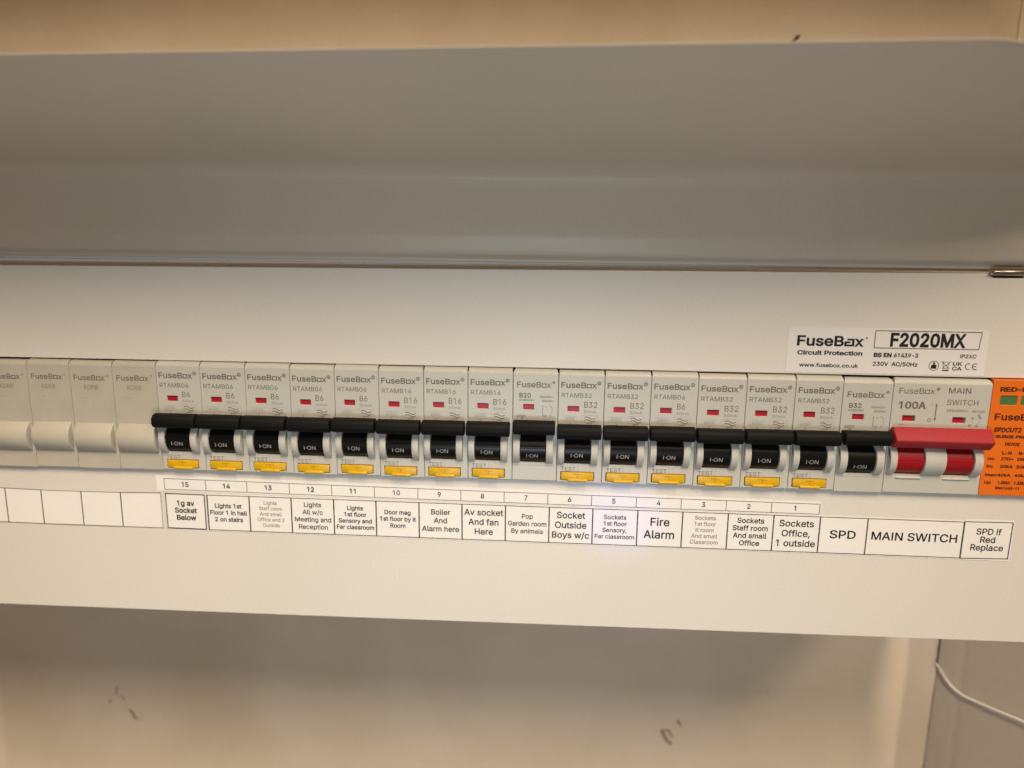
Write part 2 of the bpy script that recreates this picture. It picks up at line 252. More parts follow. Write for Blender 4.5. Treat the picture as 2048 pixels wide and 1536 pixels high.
3|453|218 -7 34 0 -31 0 133 10 25 -11 -26 11 70 57 16 -20 -16 21 44 132 2 -29 22 0 109 132 -22 0 2 -18 126 87 -9 12 10 -12 165 59 -16 6 16 -6 219 50 -20 0 20 0 275 61 -17 -8 17 7 315 93 -10 -14 9 14 329 145 0 -21 0 18 316 196 9 -15 -9 16 275 234 18 -10 -19 9 201 248 30 0 -15 0 157 248 15 0 0 17 157 299 0 -17 43 50 288 448 -44 -49 0 2 288 452 0 -1 -73 0 70 452 72 0 0 19 70 509 0 -19 101 0 372 509 -100 0 0 -16 372 461 0 16 -53 -61 211 278 54 61 0 4 211 289 0 -4 38 4 308 276 -27 12 27 -13 371 222 -15 24 15 -23 393 145 0 28 0 -30 370 66 15 23 -15 -23 309 12 26 13 -27 -12
4|453|40 105 124 0 0 18 40 158 0 -17 69 117 247 509 -69 -117 21 0 311 509 -22 0 -68 -115 109 166 67 114 0 -1 109 163 0 1 101 0 413 163 -101 0 0 -19 413 105 0 20 -124 0|282 0 20 0 0 40 282 121 0 -40 0 9 282 146 0 -8 0 57 282 318 0 -58 20 0 343 318 -21 0 0 -106 343 0 0 106 -21 0
5|453|221 -7 33 0 -30 0 140 11 24 -12 -24 12 83 60 14 -21 -14 21 60 130 1 -26 21 0 122 130 -21 0 2 -15 138 89 -9 12 9 -12 173 60 -14 7 15 -7 221 50 -17 0 21 0 276 64 -16 -9 16 10 314 104 -9 -17 9 17 328 162 0 -21 0 22 314 221 9 -17 -10 17 275 262 16 -10 -17 10 218 277 21 0 -17 0 167 268 17 6 -16 -5 128 246 10 9 -20 2 67 253 21 -3 10 85 96 509 -10 -86 90 0 366 509 -90 0 0 -19 366 452 0 19 -72 0 151 452 71 0 -6 -50 134 301 5 51 1 0 136 301 -1 0 11 10 178 325 -17 -6 16 6 229 334 -18 0 24 0 294 321 -20 8 19 -8 345 285 -14 16 14 -15 379 231 -8 21 8 -21 391 163 0 25 0 -33 369 76 15 25 -15 -26 309 15 25 15 -26 -14
6|453|226 -7 32 0 -31 0 142 15 25 -15 -24 14 84 74 14 -25 -13 26 64 162 0 -33 0 24 80 239 -11 -27 11 27 137 340 -27 -40 39 56 252 509 -38 -56 24 0 322 509 -23 0 -57 -83 151 261 57 83 -2 0 145 261 2 0 5 10 165 288 -8 -8 9 8 196 307 -12 -5 11 5 235 314 -14 0 31 0 316 295 -23 13 23 -13 370 240 -13 23 12 -24 389 157 0 32 0 -32 368 73 14 24 -14 -25 310 14 24 14 -24 -14|226 48 -19 0 20 0 279 63 -15 -10 15 9 314 101 -8 -16 9 17 327 157 0 -21 0 21 314 213 9 -16 -8 17 279 251 15 -9 -15 10 226 265 20 0 -19 0 174 252 15 9 -15 -9 138 214 9 16 -9 -16 125 158 0 21 0 -21 138 102 -9 16 9 -17 174 63 -15 9 15 -10
7|453|97 0 23 0 75 149 323 448 -75 -149 0 2 323 452 0 -1 -87 0 62 452 87 0 0 19 62 509 0 -19 110 0 391 509 -110 0 0 -20 391 449 0 20 -76 -150 165 0 75 150 -23 0
8|453|226 -7 34 0 -34 0 136 11 26 -12 -27 13 74 62 15 -22 -15 21 52 135 0 -27 0 22 65 195 -9 -18 9 18 101 241 -15 -12 15 12 153 265 -20 -4 0 0 153 267 0 -1 -25 6 93 308 15 -21 -15 21 70 380 0 -27 0 26 90 450 -13 -21 14 20 146 498 -24 -12 23 12 226 516 -30 0 30 0 306 498 -23 12 23 -12 361 450 -13 20 14 -21 382 380 0 26 0 -27 359 308 15 21 -15 -21 300 267 25 6 0 -1 300 265 0 0 19 -4 351 241 -15 12 15 -12 387 195 -9 18 9 -18 401 135 0 22 0 -27 378 62 15 21 -14 -22 317 11 26 13 -26 -12|226 49 -22 0 23 0 285 60 -17 -7 16 8 323 91 -9 -13 9 14 337 139 0 -18 0 19 322 189 10 -15 -9 14 283 223 17 -9 -17 8 226 235 21 0 -21 0 169 223 17 8 -17 -9 130 189 9 14 -10 -15 115 139 0 19 0 -18 129 91 -9 14 9 -13 167 60 -16 8 17 -7|226 290 -18 0 18 0 274 300 -14 -7 14 7 307 330 -8 -12 8 13 319 376 0 -18 0 17 308 420 7 -13 -8 13 275 449 14 -6 -14 7 226 460 19 0 -18 0 177 449 14 7 -14 -6 145 420 7 13 -8 -13 133 376 0 17 0 -18 145 330 -8 13 7 -12 178 300 -15 7 14 -7
9|453|226 516 -31 0 32 0 310 494 -24 14 25 -14 368 434 -14 26 14 -25 389 347 0 33 0 -24 373 270 10 27 -11 -27 315 168 28 41 -38 -56 200 0 39 56 -23 0 130 0 24 0 57 83 301 248 -57 -83 2 0 307 248 -2 0 -4 -10 287 221 9 8 -8 -8 257 202 12 5 -12 -5 218 195 14 0 -31 0 137 214 23 -13 -23 13 83 269 13 -24 -13 23 64 352 0 -32 0 32 85 436 -14 -24 14 25 143 494 -25 -14 24 14|226 460 20 0 -19 0 174 446 15 10 -15 -9 138 407 9 17 -8 -16 125 352 0 20 0 -22 138 295 -8 17 9 -16 174 257 -15 9 15 -9 226 243 -19 0 20 0 279 257 -16 -9 15 9 314 295 -8 -16 9 16 327 350 0 -20 0 22 314 407 9 -16 -8 17 279 446 15 -9 -15 10
a|389|160 -9 22 0 -24 0 94 5 20 -9 -19 9 48 45 11 -18 -12 17 30 108 0 -25 0 22 43 161 -8 -14 9 14 78 193 -15 -8 14 8 125 211 -17 -4 18 4 178 220 -18 -2 23 3 234 227 -15 -2 14 1 265 235 -7 -4 7 4 276 255 0 -10 0 0 276 257 0 -1 0 15 267 297 6 -11 -6 11 240 322 12 -6 -12 6 196 331 17 0 -18 0 149 322 13 6 -13 -5 118 301 8 8 -8 -9 100 274 4 9 -20 6 41 291 20 -6 9 23 79 346 -17 -14 16 14 133 375 -20 -6 20 6 194 384 -21 0 14 0 239 379 -16 4 16 -3 286 360 -15 10 15 -9 322 320 -9 18 10 -17 337 251 0 29 0 -83 337 0 0 84 -20 0 277 0 20 0 0 17 277 52 0 -17 -2 0 272 52 2 0 -4 -9 252 25 9 9 -9 -10 215 1 15 6 -15 -6|170 45 -15 0 23 0 228 59 -16 -9 15 9 263 93 -8 -14 8 14 276 138 0 -16 0 17 276 190 0 -17 -3 -3 259 182 9 2 -8 -2 231 176 11 2 -10 -2 200 171 10 1 -10 -1 175 168 7 1 -14 -2 134 159 13 4 -13 -5 103 139 8 9 -7 -8 92 105 0 14 0 -13 102 72 -7 9 7 -9 130 52 -12 5 12 -4
b|424|229 -8 32 0 -23 0 172 4 15 -8 -14 8 138 31 8 -10 -9 11 118 59 5 -8 -2 0 112 59 2 0 0 -20 112 0 0 20 -20 0 53 0 19 0 0 170 53 509 0 -170 20 0 114 509 -21 0 0 -63 114 319 0 63 1 0 118 319 -1 0 5 8 137 346 -8 -10 8 10 171 373 -14 -8 15 8 229 384 -24 0 32 0 313 361 -24 15 24 -16 370 293 -14 29 13 -30 390 189 0 40 0 -40 370 84 13 30 -14 -29 313 16 24 16 -24 -16|220 47 -23 0 24 0 279 66 -16 -13 16 12 316 117 -8 -22 8 21 328 189 0 -27 0 27 316 261 8 -21 -8 21 280 311 16 -12 -16 13 220 330 24 0 -23 0 161 312 16 12 -16 -12 125 263 8 21 -8 -21 113 189 0 28 0 -28 125 115 -8 21 8 -21 162 65 -16 12 16 -12
c|396|207 -8 19 0 -34 0 117 16 26 -16 -26 17 56 85 15 -29 -15 29 34 187 0 -38 0 40 56 291 -15 -29 15 30 117 360 -26 -17 26 16 207 384 -34 0 19 0 260 377 -17 5 16 -5 305 356 -13 9 14 -9 340 322 -10 13 10 -13 362 277 -5 17 -20 -5 303 262 19 5 -3 10 290 289 6 -8 -5 8 270 311 8 -6 -8 6 242 325 11 -3 -10 3 207 330 13 0 -25 0 145 310 16 13 -16 -13 108 258 8 22 -8 -21 96 187 0 26 0 -25 108 117 -8 22 8 -21 145 66 -16 13 16 -13 207 46 -25 0 13 0 243 52 -11 -4 10 3 271 66 -8 -6 8 6 292 89 -6 -9 5 8 304 117 -3 -10 20 -5 363 102 -20 5 -5 -17 341 56 10 14 -9 -13 306 21 14 10 -13 -9 261 -1 16 5 -17 -5
d|424|195 -8 24 0 -31 0 111 16 25 -16 -24 16 55 84 13 -29 -14 30 34 189 0 -40 0 40 55 293 -14 -30 14 29 112 361 -24 -16 24 15 196 384 -32 0 23 0 253 373 -15 8 15 -8 287 346 -8 10 9 -10 306 319 -4 8 2 0 311 319 -2 0 0 63 311 509 0 -63 20 0 372 509 -21 0 0 -170 372 0 0 170 -20 0 313 0 19 0 0 20 313 59 0 -20 -2 0 307 59 2 0 -5 -8 287 31 8 11 -9 -10 252 4 15 8 -14 -8|205 47 -24 0 22 0 263 65 -16 -12 16 12 299 115 -8 -21 9 21 312 189 0 -28 0 28 300 263 8 -21 -8 21 263 312 16 -12 -16 12 205 330 23 0 -24 0 145 311 16 13 -16 -12 108 261 8 21 -8 -21 96 189 0 27 0 -27 109 117 -9 21 8 -22 145 66 -16 12 16 -13
e|404|212 -8 26 0 -37 0 117 16 26 -16 -27 17 56 85 14 -29 -15 29 34 187 0 -39 0 39 55 290 -14 -30 14 29 115 359 -26 -16 26 17 205 384 -34 0 21 0 266 374 -20 7 19 -7 319 341 -16 15 16 -15 357 282 -9 24 9 -24 371 194 0 34 0 -8 371 169 0 9 -99 0 75 169 99 0 0 18 75 221 0 -17 88 0 338 221 -88 0 -9 -6 310 202 9 6 0 25 298 269 8 -20 -8 19 263 314 15 -11 -16 11 205 330 23 0 -23 0 146 313 17 12 -16 -11 109 270 9 18 -9 -19 96 211 0 21 0 -11 96 178 0 11 0 -28 110 106 -9 20 10 -19 151 61 -17 11 17 -10 212 46 -23 0 16 0 254 53 -13 -5 12 4 285 73 -8 -9 9 9 306 105 -5 -12 19 -4 365 91 -20 5 -6 -20 335 39 14 15 -14 -15 283 4 20 9 -21 -8
f|254|228 379 -74 0 0 -17 228 327 0 17 -74 0 6 327 74 0 0 17 6 379 0 -17 74 0|81 0 20 0 0 144 81 432 0 -144 0 21 96 486 -10 -15 10 14 135 519 -16 -8 17 7 187 530 -18 0 14 0 222 527 -9 2 10 -2 243 521 -5 2 -5 -18 227 468 6 18 -3 2 215 472 5 -1 -5 1 195 474 8 0 -19 0 154 460 9 9 -8 -9 142 419 0 18 0 -140 142 0 0 140 -21 0
g|425|207 -151 31 0 -28 0 134 -140 21 -7 -21 8 82 -110 14 -13 -13 12 51 -69 7 -15 16 9 101 -41 -17 -9 6 -8 122 -66 -9 9 8 -9 154 -88 -13 6 14 -6 207 -97 -21 0 31 0 282 -75 -19 -15 20 15 311 -6 0 -31 0 25 311 68 0 -24 -1 0 306 68 2 0 -5 -8 287 41 8 10 -9 -9 252 16 15 7 -14 -8 195 5 24 0 -31 0 113 27 24 -15 -25 14 55 90 14 -28 -14 28 34 191 0 -39 0 39 55 293 -14 -29 14 29 112 361 -24 -16 25 15 196 384 -31 0 24 0 253 373 -14 8 15 -8 288 346 -8 10 9 -10 308 319 -5 8 1 0 313 319 -2 0 0 20 313 379 0 -20 20 0 372 379 -19 0 0 -129 372 -9 0 130 0 -33 350 -90 15 21 -15 -21 291 -136 25 10 -25 -10|205 59 -24 0 23 0 264 75 -16 -11 16 11 300 121 -8 -20 8 20 312 193 0 -28 0 27 300 264 8 -21 -8 20 264 312 16 -11 -16 12 205 330 23 0 -24 0 145 312 16 12 -16 -13 109 262 8 21 -9 -20 96 193 0 26 0 -27 109 123 -9 20 8 -20 145 76 -16 11 17 -11
h|410|114 227 0 22 0 -76 114 0 0 76 -21 0 53 0 20 0 0 170 53 509 0 -170 20 0 114 509 -21 0 0 -74 114 287 0 74 -4 0 102 287 4 0 12 35 152 362 -21 -15 22 15 227 384 -28 0 26 0 295 369 -19 10 20 -11 341 321 -11 21 11 -22 357 240 0 33 0 -80 357 0 0 80 -20 0 296 0 20 0 0 78 296 235 0 -78 0 30 273 304 15 -16 -15 17 210 329 27 0 -18 0 161 317 14 8 -15 -8 126 283 9 15 -8 -16
i|167|53 0 20 0 0 126 53 379 0 -126 20 0 114 379 -21 0 0 -126 114 0 0 126 -21 0|84 443 11 0 -12 0 54 455 8 -8 -9 7 41 483 0 -11 0 11 54 512 -9 -8 8 8 84 524 -12 0 11 0 114 512 -8 8 8 -8 126 483 0 11 0 -11 114 455 8 7 -8 -8
k|381|110 137 22 21 0 25 110 212 0 -25 3 0 121 212 -4 0 54 56 284 379 -54 -56 26 0 360 379 -25 0 -59 -60 184 199 59 60 -2 0 177 199 2 0 -22 -21|53 0 20 0 0 170 53 509 0 -170 20 0 114 509 -21 0 0 -170 114 0 0 170 -21 0|294 0 26 0 -49 62 148 186 49 -62 14 14 191 229 -14 -15 61 -77 372 0 -60 76 -26 0
l|189|139 -2 8 0 -29 0 74 20 14 -15 -14 15 53 84 0 -27 0 142 53 509 0 -142 20 0 114 509 -21 0 0 -137 114 99 0 136 0 -18 120 62 -4 7 5 -7 146 52 -13 0 6 0 160 53 -3 -1 4 0 170 54 -3 0 3 -17 181 3 -4 17 -6 -2 162 -1 7 1 -8 -1
m|610|53 0 20 0 0 126 53 379 0 -126 19 0 112 379 -20 0 0 -28 112 295 0 28 -1 0 108 295 1 0 5 21 132 346 -11 -14 12 13 172 376 -15 -7 15 7 219 386 -16 0 28 0 287 361 -17 17 18 -17 321 295 -5 27 -3 0 312 295 3 0 5 18 337 343 -12 -14 12 14 381 375 -17 -8 17 7 437 386 -21 0 22 0 497 372 -18 9 18 -10 541 328 -11 20 10 -19 557 255 0 30 0 -85 557 0 0 85 -21 0 496 0 20 0 0 85 496 254 0 -85 0 27 473 313 15 -12 -16 12 419 330 20 0 -17 0 374 320 13 7 -12 -7 345 290 7 13 -6 -12 335 247 0 16 0 -82 335 0 0 82 -20 0 274 0 21 0 0 87 274 260 0 -87 0 21 253 311 14 -13 -14 13 199 330 22 0 -14 0 158 320 13 7 -14 -7 126 289 8 14 -8 -13 114 238 0 20 0 -79 114 0 0 79 -21 0
n|410|114 227 0 22 0 -76 114 0 0 76 -21 0 53 0 20 0 0 126 53 379 0 -126 19 0 112 379 -20 0 0 -30 112 287 0 31 -3 0 102 287 4 0 12 35 152 362 -21 -15 22 15 227 384 -28 0 26 0 295 369 -19 10 19 -11 341 321 -11 21 11 -22 357 240 0 33 0 -80 357 0 0 80 -20 0 296 0 20 0 0 78 296 235 0 -78 0 30 273 304 15 -16 -15 17 210 329 27 0 -18 0 161 317 14 8 -15 -8 126 283 9 15 -8 -16
o|415|207 -8 35 0 -34 0 117 16 26 -16 -26 17 56 85 15 -29 -15 29 34 187 0 -38 0 40 56 291 -15 -29 15 30 117 360 -26 -17 26 16 207 384 -34 0 35 0 299 360 -26 16 26 -17 359 291 -14 30 15 -29 381 187 0 40 0 -38 359 85 15 29 -14 -29 299 16 26 17 -26 -16|207 46 -25 0 26 0 270 66 -16 -13 17 13 307 117 -8 -21 8 22 319 187 0 -25 0 26 307 258 8 -22 -8 22 270 310 17 -13 -16 13 207 330 26 0 -25 0 145 310 16 13 -16 -13 108 258 8 22 -8 -21 96 187 0 26 0 -25 108 117 -8 22 8 -21 145 66 -16 13 16 -13
p|424|53 -143 20 0 0 174 53 379 0 -174 19 0 112 379 -20 0 0 -20 112 319 0 20 2 0 118 319 -2 0 5 8 137 346 -8 -10 8 10 171 373 -14 -8 15 8 229 384 -24 0 32 0 313 361 -24 15 24 -16 370 293 -14 29 13 -30 390 189 0 40 0 -40 370 84 13 30 -14 -29 313 16 24 16 -24 -16 229 -8 32 0 -23 0 173 4 14 -8 -15 8 138 31 8 -10 -8 11 118 59 5 -8 -1 0 114 59 1 0 0 -67 114 -143 0 67 -21 0|220 47 -23 0 24 0 279 66 -16 -13 16 12 316 117 -8 -22 8 21 328 189 0 -27 0 27 316 261 8 -21 -8 21 280 311 16 -12 -16 13 220 330 24 0 -23 0 161 312 16 12 -16 -12 125 263 8 21 -8 -21 113 189 0 28 0 -28 125 115 -8 21 8 -21 162 65 -16 12 16 -12
r|259|53 0 20 0 0 126 53 379 0 -126 19 0 112 379 -20 0 0 -19 112 321 0 19 1 0 115 321 -1 0 7 19 152 367 -17 -12 18 12 213 385 -23 0 5 0 229 384 -6 1 6 0 243 384 -3 0 0 -21 243 322 0 21 -1 1 230 324 7 -1 -7 1 207 326 8 0 -18 0 159 315 14 7 -14 -8 126 284 8 13 -8 -14 114 237 0 18 0 -79 114 0 0 79 -21 0
s|365|182 -8 29 0 -26 0 112 3 21 -7 -20 8 62 38 13 -15 -13 15 36 94 4 -22 19 4 94 107 -20 -5 5 -21 124 60 -15 10 15 -10 181 45 -23 0 27 0 244 62 -15 -11 16 12 268 103 0 -16 0 13 254 136 9 -9 -9 8 212 155 19 -4 -21 5 149 170 21 -5 -34 8 72 208 17 -17 -17 17 47 274 0 -27 0 22 65 332 -12 -17 12 16 115 370 -21 -9 21 10 187 384 -27 0 26 0 254 372 -19 8 18 -7 299 339 -12 14 11 -14 324 290 -5 19 -19 -4 268 277 19 4 -5 15 243 316 12 -12 -13 11 187 333 25 0 -22 0 131 317 15 10 -15 -11 109 277 0 16 0 -14 124 243 -10 9 10 -8 172 223 -22 5 19 -5 229 209 -19 5 35 -8 306 171 -16 17 17 -17 331 107 0 26 0 -23 312 47 13 17 -12 -17 260 6 22 10 -23 -9
t|227|204 379 -66 0 0 -17 204 327 0 17 -66 0 6 327 66 0 0 17 6 379 0 -17 66 0|65 471 0 -126 20 0 126 471 -20 0 0 -124 126 98 0 124 0 -17 136 61 -7 8 7 -7 170 50 -16 0 4 0 185 51 -6 -1 6 1 202 54 -5 -1 4 -18 213 2 -4 17 -6 -2 192 -3 8 1 -8 -1 168 -4 8 0 -32 0 92 21 18 -17 -18 17 65 93 0 -31 0 126
u|410|182 -5 29 0 -25 0 115 11 19 -11 -20 10 69 59 11 -22 -11 21 53 139 0 -32 0 80 53 379 0 -80 20 0 114 379 -21 0 0 -78 114 144 0 78 0 -30 137 75 -16 16 15 -17 200 50 -27 0 18 0 249 62 -14 -8 15 8 283 97 -8 -16 9 15 296 153 0 -22 0 75 296 379 0 -75 20 0 357 379 -20 0 0 -126 357 0 0 126 -20 0 298 0 20 0 0 31 298 92 0 -31 3 0 307 92 -3 0 -12 -35 257 17 22 15 -22 -15
v|389|163 0 21 0 -49 126 17 379 49 -126 23 0 84 379 -22 0 27 -74 165 155 -27 75 9 -23 187 87 -6 23 6 -23 206 21 -7 21 -8 0 184 21 7 0 7 21 203 87 -6 -23 6 23 224 155 -8 -23 27 75 305 379 -27 -74 22 0 371 379 -22 0 -48 -126 226 0 49 126 -21 0
w|567|138 0 20 0 -39 126 23 379 38 -126 21 0 87 379 -21 0 16 -55 133 214 -15 55 7 -23 154 137 -7 28 7 -29 175 41 -7 35 -3 0 165 41 3 0 7 34 186 135 -7 -29 7 28 206 214 -7 -24 15 55 252 379 -15 -55 21 0 316 379 -21 0 16 -55 362 214 -15 55 6 -24 382 136 -7 28 6 -29 402 41 -7 35 -3 0 391 41 4 0 8 34 413 135 -7 -28 7 29 434 214 -7 -24 15 55 480 379 -15 -55 22 0 545 379 -22 0 -39 -126 429 0 39 126 -20 0 368 0 21 0 -16 57 319 172 16 -58 -5 17 305 225 4 -18 -5 18 291 280 4 -19 -5 19 277 338 4 -20 4 0 291 338 -5 0 -5 -19 277 280 4 19 -5 -19 263 225 4 18 -5 -19 248 172 5 17 -17 -58 199 0 16 57 -21 0
x|379|21 0 23 0 50 73 171 218 -50 -73 0 -16 171 171 0 16 -47 69 29 379 47 -69 23 0 100 379 -24 0 16 -24 147 306 -15 24 13 -19 179 253 -9 17 9 -16 207 206 -9 15 -10 0 175 206 11 0 10 15 202 253 -8 -16 9 17 233 306 -12 -19 16 24 282 379 -16 -24 23 0 352 379 -24 0 -48 -70 209 169 47 70 0 15 209 214 0 -15 49 -71 358 0 -50 71 -24 0 287 0 23 0 -19 28 231 85 18 -28 -12 18 200 136 9 -16 -9 16 173 182 9 -15 10 0 205 182 -11 0 -10 -15 178 136 8 16 -8 -16 148 85 12 18 -19 -28 91 0 19 28 -23 0
y|389|47 -139 4 -1 5 18 61 -86 -4 -17 4 0 71 -87 -3 0 12 -3 104 -89 -10 -2 10 2 130 -74 -8 -8 8 8 151 -36 -6 -17 4 12 163 -1 -4 -12 -49 127 17 379 49 -127 23 0 84 379 -22 0 27 -74 165 155 -27 75 9 -23 187 87 -6 22 6 -23 206 21 -7 21 -8 0 184 21 7 0 6 21 202 87 -6 -23 7 23 224 155 -8 -23 27 75 305 379 -27 -74 22 0 371 379 -22 0 -55 -145 204 -58 56 146 -8 -20 177 -107 10 13 -11 -13 139 -136 14 7 -14 -6 91 -145 18 0 -10 0 65 -143 7 -1 -8 1
z|380|42 0 99 0 0 15 42 46 0 -16 70 91 254 320 -71 -92 0 1 254 323 0 -1 -69 0 48 323 69 0 0 19 48 379 0 -18 95 0 333 379 -95 0 0 -16 333 331 0 16 -69 -90 126 60 69 90 0 -1 126 56 0 2 71 0 339 56 -71 0 0 -18 339 0 0 19 -99 0
.|188|95 -4 13 0 -12 0 63 9 9 -9 -9 9 50 41 0 -13 0 13 63 73 -9 -8 9 9 95 87 -12 0 13 0 128 73 -9 9 9 -8 141 41 0 13 0 -13 128 9 9 9 -9 -9
,|188|38 -119 15 0 10 63 68 71 -10 -63 23 0 137 71 -23 0 -18 -63 84 -119 18 63 -15 0
-|453|337 244 -74 0 0 -18 337 188 0 19 -74 0 114 188 74 0 0 19 114 244 0 -18 74 0
/|249|235 533 -19 0 -55 -203 71 -76 55 203 -19 0 14 -76 19 0 55 203 178 533 -54 -203 19 0
:|188|95 -4 13 0 -12 0 63 9 9 -9 -9 9 50 41 0 -13 0 13 63 73 -9 -8 9 9 95 87 -12 0 13 0 128 73 -9 9 9 -8 141 41 0 13 0 -13 128 9 9 9 -9 -9|95 271 13 0 -12 0 63 284 9 -9 -9 9 50 316 0 -12 0 13 63 349 -9 -9 9 8 95 362 -12 0 13 0 128 349 -9 8 9 -9 141 316 0 13 0 -12 128 284 9 9 -9 -9
~|453|52 150 19 0 0 28 66 218 -10 -17 9 17 103 255 -15 -8 15 7 151 266 -17 0 17 0 197 256 -14 7 14 -8 246 221 -19 16 12 -11 275 198 -7 5 7 -4 299 192 -9 0 14 0 332 207 -8 -10 8 11 344 253 0 -20 19 0 400 253 -18 0 1 -28 386 185 10 17 -9 -17 349 148 16 8 -15 -8 301 137 17 0 -17 0 254 148 14 -8 -14 7 207 182 17 -16 -13 10 177 204 8 -4 -7 4 154 210 8 0 -14 0 121 196 9 10 -9 -9 108 150 0 22 -18 0
'''
GL = {}
for ln in GLYPHS.strip('\n').split('\n'):
    parts = ln.split('|'); GL[parts[0]] = (int(parts[1]) / 1000, [[int(q) for q in t.split()] for t in parts[2:]])
GL['I'] = (.205, [[70, 0, 0, 0, 0, 0, 135, 0, 0, 0, 0, 0, 135, 509, 0, 0, 0, 0, 70, 509, 0, 0, 0, 0]])
_gc = {}
def glyph(c, bold):
    """outline -> triangles kept by winding number, so overlapping contours fill correctly"""
    k = (c, bold)
    if k in _gc: return _gc[k]
    polys = []
    for t in GL[c][1]:
        B = [[q/1000 for q in t[i:i+6]] for i in range(0, len(t), 6)]
        pl = []
        for i, (x, y, a, d, e, f) in enumerate(B):
            x2, y2, a2, d2, e2, f2 = B[(i+1) % len(B)]
            p0, p3 = Vector((x, y)), Vector((x2, y2)); p1, p2 = p0 + Vector((e, f)), p3 + Vector((a2, d2))
            L = (p3-p0).length or 1e-9
            dev = max(abs((p1-p0).cross(p3-p0)), abs((p2-p0).cross(p3-p0)))/L
            n = 1 if dev < .004 else 4
            for j in range(n):
                s = j/n; pl.append(p0*(1-s)**3 + p1*3*s*(1-s)**2 + p2*3*s*s*(1-s) + p3*s**3)
        q = []
        for p in pl:
            if not q or (p-q[-1]).length > .002: q.append(p)
        if (q[0]-q[-1]).length < .002: q.pop()
        polys.append(q)
    area_ = lambda q: sum(q[i-1].cross(q[i]) for i in range(len(q)))/2
    sgn = 1 if max((area_(q) for q in polys), key=abs) > 0 else -1
    if bold:
        off = []
        for q in polys:
            n = len(q); r = []
            for i in range(n):
                d1 = (q[i]-q[i-1]).normalized(); d2 = (q[(i+1) % n]-q[i]).normalized()
                n1 = Vector((d1.y, -d1.x))*sgn; n2 = Vector((d2.y, -d2.x))*sgn
                m = n1+n2; 
                m = m/max(.5, m.length_squared/2) if m.length > .2 else n1
                r.append(q[i] + m*bold)
            off.append(r)
        polys = off
    vs = []; es = []
    for q in polys:
        b = len(vs); vs += q; es += [(b+i, b+(i+1) % len(q)) for i in range(len(q))]
    ov, oe, of, *_ = delaunay_2d_cdt(vs, es, [], 0, 1e-5)
    keep = []
    for f in of:
        cx = sum(ov[i].x for i in f)/3; cy = sum(ov[i].y for i in f)/3; w = 0
        for q in polys:
            for i in range(len(q)):
                a, b2 = q[i-1], q[i]
                if (a.y <= cy) != (b2.y <= cy):
                    s = (b2.x-a.x)*(cy-a.y) - (cx-a.x)*(b2.y-a.y)
                    if b2.y > a.y and s > 0: w -= 1
                    elif b2.y <= a.y and s < 0: w += 1
        w = -w*sgn
        if w > 0: keep.append(list(f))
    if not keep: print('EMPTY GLYPH', c, bold)
    r = ([(v.x, v.y) for v in ov], keep)
    _gc[k] = r
    return r

def strokes_quad(pts, w, closed=False):
    """a line of even width with mitred corners; no piece overlaps another"""
    P = [Vector(p) for p in pts]; n = len(P); vs = []
    for i in range(n):
        prev = P[i-1] if (i > 0 or closed) else None
        nxt = P[(i+1) % n] if (i < n-1 or closed) else None
        d1 = (P[i]-prev).normalized() if prev is not None else (nxt-P[i]).normalized()
        d2 = (nxt-P[i]).normalized() if nxt is not None else d1
        n1 = Vector((-d1.y, d1.x)); n2 = Vector((-d2.y, d2.x)); m = n1+n2
        m = m/max(.6, m.length_squared/2) if m.length > .3 else n1
        e = Vector((0, 0))
        if prev is None: e = -d2*w/2
        if nxt is None: e = d1*w/2
        vs += [tuple(P[i]+e+m*w/2), tuple(P[i]+e-m*w/2)]
    fs = [[2*i, 2*i+1, 2*((i+1) % n)+1, 2*((i+1) % n)] for i in range(n if closed else n-1)]
    return vs, fs

CAP = .509
SQ = {'ring': [((.06, .03), (.06, .50), (.53, .50), (.53, .03))],
      'cut': [((.30, .03), (.06, .03), (.06, .27), (.30, .27)), ((.30, .50), (.53, .50), (.53, .03))]}
def layout(text, bold=0., track=0.):
    """-> verts (em), faces, width. the character # is the squared o of the maker's mark, & its cut form"""
    vs = []; fs = []; x = 0.; bold = round(bold*.7, 4)
    for c in text:
        if c == ' ': x += .19 + track; continue
        if c in '#&':
            if c == '#':
                v, f = strokes_quad([(.06, .033), (.06, .35), (.38, .35), (.38, .033)], .06 + bold*1.6, True)
            else:
                v, f = strokes_quad([(.27, .033), (.06, .033), (.06, .20), (.21, .20)], .06 + bold*1.6)
                v2, f2 = strokes_quad([(.17, .35), (.38, .35), (.38, .04), (.34, .04)], .06 + bold*1.6)
                f = f + [[i+len(v) for i in q] for q in f2]; v = v + v2
            adv = .44
        elif c == '·':
            v, f = glyph('.', bold); v = [(a, b+.20) for a, b in v]; adv = GL['.'][0]
        elif c == '-' and '-' not in GL: continue
        else:
            if c == '=':
                v, f = strokes_quad([(.05, .17), (.33, .17)], .055); v2, f2 = strokes_quad([(.05, .31), (.33, .31)], .055)
                f = f + [[i+len(v) for i in q] for q in f2]; v = v + v2; adv = .39
            else:
                v, f = glyph(c, bold); adv = GL[c][0]
        k = len(vs); vs += [(a+x, b) for a, b in v]; fs += [[i+k for i in q] for q in f]
        x += adv + track
    return vs, fs, x

